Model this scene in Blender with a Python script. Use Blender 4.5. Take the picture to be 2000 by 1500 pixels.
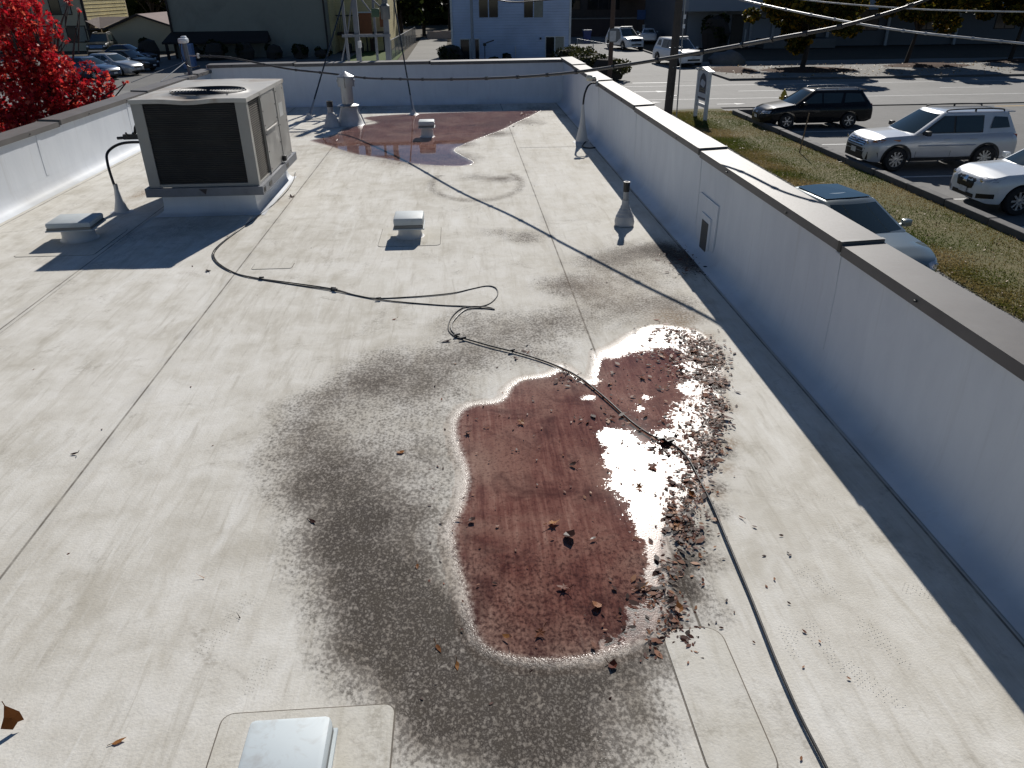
import bpy, bmesh, math, random
import numpy as np
from mathutils import Vector, Matrix
random.seed(7); RNG = np.random.default_rng(11)
for o in list(bpy.data.objects): bpy.data.objects.remove(o)
S = bpy.context.scene; C = S.collection
rad = math.radians
# ---------------------------------------------------------------- camera, sky, sun, exposure
cd = bpy.data.cameras.new('camera'); cam = bpy.data.objects.new('camera', cd); C.objects.link(cam); S.camera = cam
cd.sensor_width = 36.0; cd.lens = 26.1; cd.clip_start = 0.05; cd.clip_end = 2000
rows = ((0.9977378,0.0384799,-0.0551236),(-0.0667559,0.4703258,-0.8799644),(-0.0079349,0.8816535,0.4718306))
M = Matrix.Identity(4)
for i in range(3):
    for j in range(3): M[i][j] = rows[i][j]
M[2][3] = 2.4
cam.matrix_world = M
SUN_AZ, SUN_EL = rad(14.5), rad(34.0)
w = bpy.data.worlds.new('World'); S.world = w; w.use_nodes = True
nt = w.node_tree; bg = nt.nodes['Background']
sky = nt.nodes.new('ShaderNodeTexSky'); sky.sky_type = 'NISHITA'; sky.sun_disc = False
sky.sun_elevation = SUN_EL; sky.sun_rotation = SUN_AZ; sky.air_density = 1.0; sky.dust_density = 0.0; sky.ozone_density = 6.0
nt.links.new(sky.outputs[0], bg.inputs[0]); bg.inputs[1].default_value = 0.05
sl = bpy.data.lights.new('sun', 'SUN'); so = bpy.data.objects.new('sun', sl); C.objects.link(so)
sl.energy = 5.0; sl.angle = rad(0.53); sl.color = (1.0, 0.955, 0.89)
sd = Vector((math.sin(SUN_AZ)*math.cos(SUN_EL), math.cos(SUN_AZ)*math.cos(SUN_EL), math.sin(SUN_EL)))
so.rotation_euler = sd.to_track_quat('Z', 'Y').to_euler()
S.view_settings.view_transform = 'Standard'; S.view_settings.look = 'None'; S.view_settings.gamma = 1.0
S.view_settings.exposure = 0.0; S.view_settings.use_curve_mapping = False
S.render.engine = 'CYCLES'
S.cycles.max_bounces = 5; S.cycles.diffuse_bounces = 2; S.cycles.glossy_bounces = 3; S.cycles.transmission_bounces = 3; S.cycles.transparent_max_bounces = 8
S.cycles.sample_clamp_indirect = 6.0; S.cycles.adaptive_threshold = 0.02

# ---------------------------------------------------------------- material helpers
class NT:
    def __init__(s, name):
        s.m = bpy.data.materials.new(name); s.m.use_nodes = True; s.t = s.m.node_tree
        s.b = s.t.nodes['Principled BSDF']; s.out = s.t.nodes['Material Output']
        s.tc = s.t.nodes.new('ShaderNodeTexCoord')
    def n(s, typ, **kw):
        nd = s.t.nodes.new('ShaderNode'+typ)
        for k, v in kw.items(): setattr(nd, k, v)
        return nd
    def l(s, a, b): s.t.links.new(a, b)
    def val(s, inp, v):
        if hasattr(v, 'is_linked') or hasattr(v, 'links'): s.l(v, inp)
        else: inp.default_value = v
    def mapping(s, scale=(1,1,1), rot=(0,0,0), coord='Object', loc=(0,0,0)):
        mp = s.n('Mapping'); s.l(s.tc.outputs[coord], mp.inputs[0])
        mp.inputs['Scale'].default_value = scale; mp.inputs['Rotation'].default_value = rot; mp.inputs['Location'].default_value = loc
        return mp.outputs[0]
    def noise(s, scale, detail=4, rough=0.55, vec=None, dist=0.0):
        nd = s.n('TexNoise'); nd.inputs['Scale'].default_value = scale; nd.inputs['Detail'].default_value = detail
        nd.inputs['Roughness'].default_value = rough; nd.inputs['Distortion'].default_value = dist
        s.l(vec if vec is not None else s.tc.outputs['Object'], nd.inputs['Vector']); return nd.outputs[0]
    def ramp(s, fac, stops):
        r = s.n('ValToRGB'); s.l(fac, r.inputs[0]); e = r.color_ramp.elements
        while len(e) < len(stops): e.new(0.5)
        for i, (p, c) in enumerate(stops):
            e[i].position = p; e[i].color = (c[0], c[1], c[2], 1) if hasattr(c, '__len__') else (c, c, c, 1)
        return r.outputs[0]
    def rng(s, v, a, b, c=0.0, d=1.0, smooth=False):
        r = s.n('MapRange'); r.clamp = True
        if smooth: r.interpolation_type = 'SMOOTHSTEP'
        s.val(r.inputs[0], v); r.inputs[1].default_value = a; r.inputs[2].default_value = b; r.inputs[3].default_value = c; r.inputs[4].default_value = d
        return r.outputs[0]
    def math(s, op, a, b=0.0, clamp=False):
        m = s.n('Math', operation=op, use_clamp=clamp); s.val(m.inputs[0], a); s.val(m.inputs[1], b); return m.outputs[0]
    def mix(s, f, a, b, mode='MIX'):
        m = s.n('Mix', data_type='RGBA', blend_type=mode); s.val(m.inputs[0], f)
        for inp, v in ((m.inputs[6], a), (m.inputs[7], b)):
            if hasattr(v, 'is_linked'): s.l(v, inp)
            else: inp.default_value = (v[0], v[1], v[2], 1)
        return m.outputs[2]
    def attr(s, name):
        a = s.n('Attribute'); a.attribute_name = name; return a.outputs['Fac']
    def bump(s, h, strength=0.2, dist=0.01, normal=None):
        b = s.n('Bump'); b.inputs['Strength'].default_value = strength; b.inputs['Distance'].default_value = dist
        s.l(h, b.inputs['Height'])
        if normal is not None: s.l(normal, b.inputs['Normal'])
        return b.outputs[0]
    def set(s, color=None, rough=None, metal=None, normal=None, coat=None, spec=None, coat_rough=None):
        for k, v in (('Base Color', color), ('Roughness', rough), ('Metallic', metal), ('Coat Weight', coat), ('Specular IOR Level', spec), ('Coat Roughness', coat_rough)):
            if v is None: continue
            i = s.b.inputs[k]
            if hasattr(v, 'is_linked'): s.l(v, i)
            elif k == 'Base Color': i.default_value = (v[0], v[1], v[2], 1)
            else: i.default_value = v
        if normal is not None: s.l(normal, s.b.inputs['Normal'])
        return s.m

MATS = {}
def mat(name, col, rough=0.6, metal=0.0, var=0.25, scale=6.0, bump=0.0, bscale=40.0, bdist=0.005, coat=0.0, spec=None, dirt=None, dirt_scale=1.5):
    """plain procedural material: base colour with broad and fine tone variation, optional dirt and relief"""
    if name in MATS: return MATS[name]
    t = NT(name)
    a = t.noise(scale, 3, 0.65); b = t.noise(scale*0.17, 2)
    f = t.math('ADD', t.math('MULTIPLY', a, 0.6), t.math('MULTIPLY', b, 0.4))
    lo = [c*(1-var) for c in col]; hi = [min(1, c*(1+var)) for c in col]
    colr = t.ramp(f, [(0.3, lo), (0.7, hi)])
    if dirt:
        d = t.rng(t.noise(dirt_scale, 4, 0.7, dist=0.6), 0.52, 0.72)
        colr = t.mix(d, colr, dirt)
    r = t.rng(a, 0.3, 0.7, max(0.02, rough-0.08), min(1, rough+0.08))
    nrm = t.bump(t.noise(bscale, 2), bump, bdist) if bump else None
    MATS[name] = t.set(colr, r, metal, nrm, coat, spec)
    return MATS[name]

def paint(name, col, metal=0.0, rough=0.35, dust=0.12):
    if name in MATS: return MATS[name]
    t = NT(name)
    fl = t.noise(900, 2)
    d = t.rng(t.noise(2.2, 5, 0.6), 0.4, 0.75, 0.0, dust)
    colr = t.mix(d, t.mix(t.rng(fl, .3, .7), [c*.92 for c in col], [min(1, c*1.08) for c in col]), (0.30, 0.28, 0.24))
    MATS[name] = t.set(colr, rough, metal, None, .35 if max(col) < .02 else 1.0, .08 if max(col) < .02 else None, 0.04)
    return MATS[name]

# ---------------------------------------------------------------- mesh helpers
class MB:
    def __init__(s): s.v = []; s.f = []
    def add(s, vs, fs):
        k = len(s.v); s.v += [tuple(p) for p in vs]; s.f += [tuple(i+k for i in f) for f in fs]; return s
    def box(s, x0, x1, y0, y1, z0, z1, ch=0.0):
        if ch > 0:
            bm = bmesh.new(); bmesh.ops.create_cube(bm, size=1)
            for v in bm.verts: v.co = Vector(((x0+x1)/2+v.co.x*(x1-x0), (y0+y1)/2+v.co.y*(y1-y0), (z0+z1)/2+v.co.z*(z1-z0)))
            bmesh.ops.bevel(bm, geom=bm.edges[:], offset=ch, segments=2, profile=0.5, affect='EDGES')
            bm.verts.index_update()
            s.add([v.co[:] for v in bm.verts], [[v.index for v in f.verts] for f in bm.faces]); bm.free(); return s
        return s.add([(x0,y0,z0),(x1,y0,z0),(x1,y1,z0),(x0,y1,z0),(x0,y0,z1),(x1,y0,z1),(x1,y1,z1),(x0,y1,z1)],
                     [(0,3,2,1),(4,5,6,7),(0,1,5,4),(1,2,6,5),(2,3,7,6),(3,0,4,7)])
    def bar(s, p, q, w, h, up=(0,0,1)):
        p, q = Vector(p), Vector(q); d = (q-p).normalized(); u = Vector(up)
        if abs(d.dot(u)) > .98: u = Vector((1,0,0))
        a = d.cross(u).normalized()*w/2; b = a.cross(d).normalized()*h/2
        vs = [p-a-b, p+a-b, p+a+b, p-a+b, q-a-b, q+a-b, q+a+b, q-a+b]
        return s.add(vs, [(0,3,2,1),(4,5,6,7),(0,1,5,4),(1,2,6,5),(2,3,7,6),(3,0,4,7)])
    def tube(s, pts, r, n=8, caps=True):
        pts = [Vector(p) for p in pts]; rr = r if hasattr(r, '__len__') else [r]*len(pts)
        t0 = (pts[1]-pts[0]).normalized(); u = t0.cross(Vector((0,0,1)))
        if u.length < .05: u = t0.cross(Vector((1,0,0)))
        u.normalize(); vs = []; N = len(pts)
        for i, p in enumerate(pts):
            t = (pts[min(i+1,N-1)]-pts[max(i-1,0)]).normalized()
            u = (u-t*u.dot(t)).normalized(); v = t.cross(u)
            for k in range(n):
                a = 2*math.pi*k/n; vs.append(p+(u*math.cos(a)+v*math.sin(a))*rr[i])
        fs = [(i*n+k, i*n+(k+1)%n, (i+1)*n+(k+1)%n, (i+1)*n+k) for i in range(N-1) for k in range(n)]
        if caps: fs += [tuple(range(n))[::-1], tuple((N-1)*n+k for k in range(n))]
        return s.add(vs, fs)
    def lathe(s, prof, o=(0,0,0), n=24, axis='Z', caps=False):
        vs = []
        for r, z in prof:
            for k in range(n):
                a = 2*math.pi*k/n; c_, s_ = r*math.cos(a), r*math.sin(a)
                vs.append((o[0]+c_, o[1]+s_, o[2]+z) if axis == 'Z' else ((o[0]+c_, o[1]+z, o[2]+s_) if axis == 'Y' else (o[0]+z, o[1]+c_, o[2]+s_)))
        m = len(prof); fl = axis == 'Y'
        fs = []
        for i in range(m-1):
            for k in range(n):
                q = (i*n+k, i*n+(k+1)%n, (i+1)*n+(k+1)%n, (i+1)*n+k); fs.append(q[::-1] if fl else q)
        if caps: fs += [tuple(range(n))[::-1], tuple((m-1)*n+k for k in range(n))]
        return s.add(vs, fs)
    def prism(s, poly, z0, z1):
        n = len(poly); a = sum(poly[i][0]*poly[(i+1)%n][1]-poly[(i+1)%n][0]*poly[i][1] for i in range(n))
        if a < 0: poly = poly[::-1]
        vs = [(p[0],p[1],z0) for p in poly]+[(p[0],p[1],z1) for p in poly]
        fs = [tuple(range(n))[::-1], tuple(range(n,2*n))]+[(i,(i+1)%n,n+(i+1)%n,n+i) for i in range(n)]
        return s.add(vs, fs)
    def quadslab(s, a, b, c, d, t):
        """a thick quad a-b-c-d (counter-clockwise seen from the front), t thick behind"""
        a, b, c, d = map(Vector, (a,b,c,d)); n = (b-a).cross(c-a).normalized()*t
        vs = [a-n,b-n,c-n,d-n,a,b,c,d]
        return s.add(vs, [(0,3,2,1),(4,5,6,7),(0,1,5,4),(1,2,6,5),(2,3,7,6),(3,0,4,7)])
    def mesh(s, name):
        me = bpy.data.meshes.new(name); me.from_pydata(s.v, [], s.f); me.validate(); me.update(); return me
    def build(s, name, m, parent=None, smooth=None, loc=None, mw=None):
        me = s.mesh(name)
        if smooth is not None:
            me.shade_smooth(); me.set_sharp_from_angle(angle=rad(smooth))
        o = bpy.data.objects.new(name, me); C.objects.link(o)
        if m is not None: me.materials.append(m)
        if parent is not None: o.parent = parent
        if loc is not None: o.location = loc
        return o
def tag(o, label=None, cat=None, group=None, kind=None):
    if label: o['label'] = label
    if cat: o['category'] = cat
    if group: o['group'] = group
    if kind: o['kind'] = kind
    return o
def thing(name, label, cat, loc=(0,0,0), rz=0.0, group=None):
    o = bpy.data.objects.new(name, None); C.objects.link(o); o.location = loc; o.rotation_euler = (0,0,rz)
    o.empty_display_size = 0.1
    return tag(o, label, cat, group)
def copy_tree(o, parent=None):
    c = o.copy(); C.objects.link(c)
    if parent is not None: c.parent = parent
    for ch in list(o.children): copy_tree(ch, c)
    return c
def smoothpath(pts, k=6):
    """Catmull-Rom through the points"""
    P = [Vector(p) for p in pts]; P = [P[0]*2-P[1]]+P+[P[-1]*2-P[-2]]; out = []
    for i in range(1, len(P)-2):
        for j in range(k):
            t = j/k; a, b, c, d = P[i-1:i+3]
            out.append(0.5*((2*b)+(c-a)*t+(2*a-5*b+4*c-d)*t*t+(3*b-a-3*c+d)*t**3))
    out.append(P[-2]); return out
def np_mesh(name, verts, loops, starts, totals):
    me = bpy.data.meshes.new(name)
    me.vertices.add(len(verts)); me.vertices.foreach_set('co', np.ascontiguousarray(verts, dtype=np.float32).ravel())
    me.loops.add(len(loops)); me.loops.foreach_set('vertex_index', np.ascontiguousarray(loops, dtype=np.int32))
    me.polygons.add(len(starts)); me.polygons.foreach_set('loop_start', np.ascontiguousarray(starts, dtype=np.int32))
    me.polygons.foreach_set('loop_total', np.ascontiguousarray(totals, dtype=np.int32))
    me.update(calc_edges=True); me.validate(); return me
MAPLE = [(0,-.5),(.12,-.18),(.42,-.28),(.30,-.02),(.52,.14),(.20,.16),(.16,.32),(0,.55),(-.16,.32),(-.20,.16),(-.52,.14),(-.30,-.02),(-.42,-.28),(-.12,-.18)]
OVAL = [(0,-.5),(.2,-.2),(.22,.1),(0,.5),(-.22,.1),(-.2,-.2)]
ROUGH6 = [(0,-.5),(.36,-.3),(.46,.12),(.1,.5),(-.4,.3),(-.46,-.16)]
BLADE = [(-.06,0),(.06,0),(.02,1.0)]
def leaf_cloud(name, pts, size, m, shape=ROUGH6, flat=0.0, curl=0.18, parent=None, normals=None, var=None):
    """one mesh of many separate leaves: each a small bent polygon with its own size, turn and tone"""
    pts = np.asarray(pts, float); N = len(pts); k = len(shape); T = np.array(shape, float)
    sz = size*RNG.uniform(.65, 1.35, N)
    if normals is None:
        nr = RNG.normal(size=(N,3)); nr[:,2] = np.abs(nr[:,2])+flat
    else: nr = np.asarray(normals, float)+RNG.normal(size=(N,3))*0.35
    nr /= np.linalg.norm(nr, axis=1)[:,None]
    h = RNG.normal(size=(N,3)); u = np.cross(nr, h); u /= np.linalg.norm(u, axis=1)[:,None]+1e-9; v = np.cross(nr, u)
    cz = (np.abs(T[:,0])**1.5*2.0+T[:,1]**2)[None,:]*(curl*RNG.uniform(-1,1,N))[:,None]
    V = pts[:,None,:]+sz[:,None,None]*(T[None,:,0,None]*u[:,None,:]+T[None,:,1,None]*v[:,None,:]+cz[:,:,None]*nr[:,None,:])
    me = np_mesh(name, V.reshape(-1,3), np.arange(N*k), np.arange(N)*k, np.full(N,k))
    a = me.attributes.new('var', 'FLOAT', 'POINT')
    vv = RNG.uniform(0,1,N) if var is None else np.clip(np.asarray(var)+RNG.normal(size=N)*.12, 0, 1)
    a.data.foreach_set('value', np.repeat(vv, k).astype(np.float32))
    me.materials.append(m)
    o = bpy.data.objects.new(name, me); C.objects.link(o)
    if parent is not None: o.parent = parent
    return o
def leafmat(name, stops, trans=0.35, rough=0.5):
    if name in MATS: return MATS[name]
    t = NT(name); col = t.ramp(t.attr('var'), stops)
    t.set(col, rough, spec=0.12)
    tr = t.n('BsdfTranslucent'); t.l(t.mix(1.0, col, (1.0,0.95,0.8), 'MULTIPLY'), tr.inputs[0])
    mx = t.n('MixShader'); mx.inputs[0].default_value = trans
    t.l(t.b.outputs[0], mx.inputs[1]); t.l(tr.outputs[0], mx.inputs[2]); t.l(mx.outputs[0], t.out.inputs[0])
    MATS[name] = t.m; return t.m
GZ = -3.0
# ================================================================ ROOF: membrane, stains, water
X0, X1, Y0, Y1 = -5.58, 2.40, -3.0, 18.35          # inner faces of the parapets
SEAMS = (-3.76, -2.21, 0.93)
def roof_material(name, plain=False):
    t = NT(name)
    obj = t.tc.outputs['Object']
    n1 = t.noise(0.55, 2, 0.6); n2 = t.noise(3.2, 4, 0.68, dist=0.4); n3 = t.noise(45, 2, 0.7)
    st1 = t.noise(5.0, 4, 0.72, t.mapping((1.0,0.16,1), (0,0,rad(-17)), loc=(3,1,0)), 0.5)   # foot-scuffed streaks
    st2 = t.noise(16, 3, 0.7, t.mapping((1.0,0.10,1), (0,0,rad(24)), loc=(9,4,0)), 0.7)
    base = t.ramp(t.math('ADD', t.math('MULTIPLY', n1, .40), t.math('MULTIPLY', n2, .60)), [(0.34, (.50,.47,.405)), (0.5, (.635,.61,.55)), (0.66, (.73,.71,.66))])
    base = t.mix(t.rng(st1, .53, .70, 0, .52), base, (.43,.395,.325))
    base = t.mix(t.rng(st2, .56, .72, 0, .44), base, (.39,.36,.30))
    base = t.mix(t.rng(st1, .46, .28, 0, .50), base, (.79,.78,.74))
    base = t.mix(t.rng(n3, .56, .78, 0, .26), base, (.40,.37,.32))
    hs = t.noise(70, 2, .65, t.mapping((1.0,0.05,1), (0,0,rad(-24)), loc=(2,5,0)), .3); hs2 = t.noise(55, 2, .65, t.mapping((1.0,0.05,1), (0,0,rad(38)), loc=(6,2,0)), .3)
    base = t.mix(t.rng(hs, .58, .74, 0, .22), base, (.81,.80,.77)); base = t.mix(t.rng(hs2, .60, .76, 0, .26), base, (.42,.39,.335))
    # dirt smudges with ragged edges
    sm = t.rng(t.noise(1.7, 5, .76, dist=1.2), .56, .74, 0, .62)
    base = t.mix(t.math('MULTIPLY', sm, t.rng(n3, .36, .58)), base, (.22,.195,.155))
    if plain: base = t.mix(.22, base, t.mix(t.rng(n2, .4, .65), (.52,.49,.40), (.40,.37,.30)))
    if not plain:
        sx = t.n('SeparateXYZ'); t.l(obj, sx.inputs[0])
        # dirt caught along the welded laps between the sheets
        dmin = None
        for xs in SEAMS + (2.22, -5.36):
            d = t.math('ABSOLUTE', t.math('SUBTRACT', sx.outputs[0], xs))
            dmin = d if dmin is None else t.math('MINIMUM', dmin, d)
        ln = t.math('MULTIPLY', t.rng(dmin, 0.0035, 0.010, 1, 0), t.rng(n2, .34, .58, .45, .95))
        halo = t.math('MULTIPLY', t.rng(dmin, 0.0, 0.10, .34, 0), t.rng(n2, .45, .65))
        base = t.mix(t.math('MAXIMUM', ln, halo), base, (.13,.115,.095))
        # black algae / silt stains, plus painted shading by the air conditioner and far puddle: broad shape from the vertex layer, broken into flecks
        g = t.attr('grime_shade')
        fl = t.noise(58, 2, .72, t.mapping((1,.8,1), (0,0,rad(12))))
        fl2 = t.noise(8, 3, .68, dist=.5)
        brk = t.math('ADD', t.math('MULTIPLY', t.math('SUBTRACT', fl, .5), 3.0), t.math('MULTIPLY', t.math('SUBTRACT', fl2, .5), 1.1))
        gf = t.rng(t.math('ADD', t.math('MULTIPLY', t.math('MINIMUM', g, 1.15), .86), t.math('MULTIPLY', brk, t.rng(g, 0.02, .25))), .04, 1.02, 0, .94)
        base = t.mix(t.rng(t.math('ADD', g, t.math('MULTIPLY', t.math('SUBTRACT', fl2, .5), .35)), .03, .80, 0, .66), base, (.225,.185,.152))
        base = t.mix(t.math('MULTIPLY', gf, .98), base, t.ramp(fl2, [(.35, (.030,.024,.022)), (.65, (.055,.046,.038))]))
        base = t.mix(t.math('MULTIPLY', t.rng(fl, .57, .72, 0, .42), t.rng(g, .15, .5)), base, (.46,.42,.37))
        base = t.mix(t.math('MULTIPLY', t.attr('ochre'), t.rng(n3, .30, .60)), base, (.22,.13,.055))
        # iron-red bed under the standing water
        rd = t.attr('red')
        brush = t.noise(34, 3, .7, t.mapping((1.0,0.07,1), (0,0,rad(-3))), .5)
        bed = t.ramp(t.math('ADD', t.math('MULTIPLY', t.noise(2.0, 4, .70, dist=.4), .50), t.math('MULTIPLY', brush, .50)),
                     [(.33, (.085,.036,.030)), (.45, (.195,.098,.079)), (.55, (.285,.170,.136)), (.68, (.43,.32,.265))])
        bed = t.mix(t.rng(t.noise(1.3, 4, .68, dist=.6), .45, .63, 0, .72), bed, (.37,.28,.225))
        bed = t.mix(t.rng(t.noise(2.6, 4, .7, dist=.8, vec=t.mapping((1,1,1), loc=(4,9,0))), .54, .68, 0, .7), bed, (.065,.026,.022))
        bed = t.mix(t.rng(fl, .50, .70, 0, .58), bed, (.075,.030,.025))
        bed = t.mix(t.math('MULTIPLY', gf, .75), bed, (.030,.010,.010))
        edge = t.rng(t.math('ADD', rd, t.math('MULTIPLY', t.math('SUBTRACT', fl, .5), .8)), .15, .75, 0, 1, True)
        base = t.mix(edge, base, bed)
    rough = t.rng(n2, .3, .7, .72, .9)
    h = t.math('ADD', t.noise(90, 2), t.math('MULTIPLY', t.noise(4.5, 2), 2.2))
    return t.set(base, rough, 0, t.bump(h, .25, .006), spec=.06)
ROOF = roof_material('roof_membrane'); PATCHM = roof_material('membrane_patch', True)

def seg_dist(P, poly):
    """signed distance (positive inside) of points P (N,2) to a closed polygon"""
    poly = np.asarray(poly, float); d = np.full(len(P), 1e9); ins = np.zeros(len(P), bool)
    for i in range(len(poly)):
        a, b = poly[i], poly[(i+1) % len(poly)]; e = b-a
        tt = np.clip(((P-a).dot(e))/(e.dot(e)+1e-12), 0, 1); q = a+tt[:,None]*e
        d = np.minimum(d, np.hypot(*(P-q).T))
        cond = ((a[1] > P[:,1]) != (b[1] > P[:,1])); xi = (b[0]-a[0])*(P[:,1]-a[1])/(b[1]-a[1]+1e-12)+a[0]
        ins ^= cond & (P[:,0] < xi)
    return np.where(ins, d, -d)
def splat(P, L):
    z = np.zeros(len(P))
    for x, y, s, a in L: z += a*np.exp(-((P[:,0]-x)**2+(P[:,1]-y)**2)/(2*s*s))
    return z
def wobble(P, f, seed):
    r = np.random.default_rng(seed); z = np.zeros(len(P))
    for k in range(9):
        kx, ky = r.normal(size=2)*f; z += np.sin(P[:,0]*kx+P[:,1]*ky+r.uniform(0,6.28))/3.0
    return z
def close_poly(pts):
    return [tuple(p)[:2] for p in smoothpath([(q[0],q[1],0) for q in pts+[pts[0]]], 4)][:-1]
PUD = close_poly([(0.902,4.927),(1.057,5.039),(1.234,5.232),(1.449,5.373),(1.647,5.336),(1.817,5.183),(1.842,4.875),(1.764,4.468),(1.611,4.018),(1.459,3.664),(1.345,3.378),(1.264,3.190),(1.162,3.032),(1.042,2.904),(0.944,2.699),(0.882,2.463),(0.846,2.295),(0.757,2.179),(0.612,2.104),(0.425,2.051),(0.240,2.049),(0.080,2.089),(-0.038,2.178),(-0.089,2.336),(-0.114,2.538),(-0.153,2.746),(-0.171,2.956),(-0.121,3.140),(-0.088,3.415),(-0.132,3.678),(-0.155,3.940),(-0.111,4.138),(-0.004,4.242),(0.158,4.270),(0.221,4.429),(0.329,4.563),(0.513,4.610),(0.583,4.716),(0.453,4.826),(0.695,4.723),(0.783,4.526),(0.853,4.694)])
PUD2 = close_poly([(-2.717,13.965),(-2.346,14.605),(-2.298,15.168),(-2.022,15.497),(-1.702,15.836),(-2.049,16.476),(-1.524,16.835),(-0.547,17.008),(0.565,17.096),(1.472,17.213),(1.785,17.174),(1.455,16.260),(1.121,15.501),(0.821,14.747),(0.404,13.971),(0.027,13.221),(-0.122,12.783),(0.002,12.301),(0.180,11.767),(0.012,11.523),(-0.338,11.560),(-0.815,11.796),(-1.330,12.281),(-1.781,12.660),(-2.253,13.333)])
GRIME_SHADE = [(-0.706,4.594,0.180,0.460),(-0.940,4.291,0.160,0.500),(-1.008,3.918,0.150,0.700),(-0.811,3.625,0.200,0.600),(-0.935,3.338,0.120,0.400),(-0.635,3.362,0.200,0.600),(-0.641,2.973,0.160,0.800),(-0.495,3.042,0.150,0.700),(-0.512,2.703,0.130,0.800),(-0.342,2.655,0.130,0.700),(-0.351,2.430,0.130,0.900),(-0.193,2.388,0.120,0.900),(-0.232,2.220,0.120,1.000),(-0.084,2.104,0.100,1.100),(0.035,2.008,0.090,1.100),(0.212,1.963,0.080,1.000),(0.390,1.957,0.080,0.900),(0.558,1.994,0.080,0.800),(0.696,2.059,0.070,0.800),(-0.380,2.231,0.100,0.500),(-0.517,2.325,0.100,0.400),(-0.085,1.934,0.100,0.600),(0.105,1.852,0.100,0.500),(0.290,1.795,0.100,0.450),(0.432,1.742,0.100,0.420),(0.184,1.679,0.120,0.500),(0.599,1.816,0.070,0.300),(-0.347,4.454,0.200,0.450),(-0.451,3.933,0.220,0.500),(-0.252,3.581,0.160,0.450),(-0.264,3.108,0.150,0.550),(-0.228,2.788,0.120,0.500),(-0.255,4.919,0.180,0.380),(0.047,4.981,0.180,0.360),(-0.064,5.461,0.200,0.420),(0.337,5.328,0.220,0.500),(-0.593,4.947,0.160,0.300),(0.540,4.939,0.150,0.400),(-1.195,4.245,0.140,0.250),(-1.077,3.645,0.140,0.300),(-0.770,2.830,0.120,0.350),(-0.633,2.545,0.100,0.400),(-0.536,2.137,0.100,0.300),(-0.325,2.046,0.100,0.500),(-0.163,1.917,0.120,0.500),(0.006,1.773,0.120,0.500),(-0.236,1.812,0.100,0.300),(0.681,5.501,0.200,0.460),(1.052,6.285,0.200,0.420),(1.411,6.967,0.200,0.550),(1.730,7.262,0.200,0.550),(2.032,7.405,0.140,0.500),(0.614,7.807,0.140,0.500),(0.291,8.028,0.120,0.300),(0.775,6.310,0.150,0.300),(1.664,6.501,0.200,0.400),(1.739,5.853,0.150,0.400),(1.323,5.773,0.250,0.320),(1.779,5.513,0.120,0.320),(2.155,7.058,0.150,0.900),(2.181,6.745,0.120,0.800),(2.334,7.042,0.100,0.700),(0.510,10.618,0.150,0.500),(0.115,10.820,0.160,0.280),(1.053,2.804,0.050,0.700),(0.978,2.625,0.060,0.900),(0.914,2.461,0.060,0.900),(0.960,2.409,0.070,0.600),(0.866,2.222,0.050,0.400),(1.310,3.210,0.040,0.500),(1.454,3.553,0.035,0.400),(1.624,4.017,0.030,0.400),(1.246,2.992,0.050,0.500),(1.140,2.836,0.050,0.500),(1.086,2.617,0.060,0.450),(1.057,2.265,0.060,0.180),(0.827,2.196,0.050,0.500),(-3.167,8.451,0.350,0.140),(-3.866,8.224,0.200,0.220),(2.374,16.359,0.250,0.250),(1.832,17.403,0.300,0.400),(0.010,17.632,0.500,0.350),(-2.280,17.759,0.500,0.250),(1.324,15.477,0.200,0.500),(-1.443,15.805,0.250,0.500),(-0.523,16.022,0.250,0.400),(-1.895,14.391,0.150,0.600),(0.498,15.262,0.250,0.500),(1.040,15.835,0.250,0.700),(0.604,14.268,0.200,0.800),(0.028,13.316,0.150,0.700),(-2.386,13.927,0.150,0.600),(-0.981,14.841,0.300,0.300),(-1.372,12.745,0.300,0.800),(-0.677,12.251,0.350,0.900),(-0.185,12.039,0.250,0.800),(-1.840,13.150,0.200,0.700),(-2.972,14.677,0.200,0.300)]  # stains, shading painted by the air conditioner, far bed darkened to deepen reflected sky
OCHRE = [(1.866,4.829,0.050,0.600),(1.766,4.430,0.040,0.700),(1.631,4.017,0.040,0.700),(1.489,3.662,0.040,0.700),(1.381,3.400,0.040,0.600),(1.278,3.143,0.040,0.600),(1.734,5.349,0.080,0.400),(1.860,5.150,0.060,0.500),(1.599,5.475,0.120,0.350),(1.794,5.565,0.150,0.300),(1.328,6.261,0.400,0.200),(-1.404,7.382,0.300,0.040),(-2.668,13.473,0.100,0.400),(-2.263,13.106,0.100,0.400),(-1.132,11.830,0.150,0.250),(-0.411,11.387,0.200,0.200),(-4.236,10.346,0.100,0.900),(-4.325,10.132,0.080,0.600),(-2.436,11.082,0.120,0.300),(-2.386,9.623,0.200,0.250)]
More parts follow.
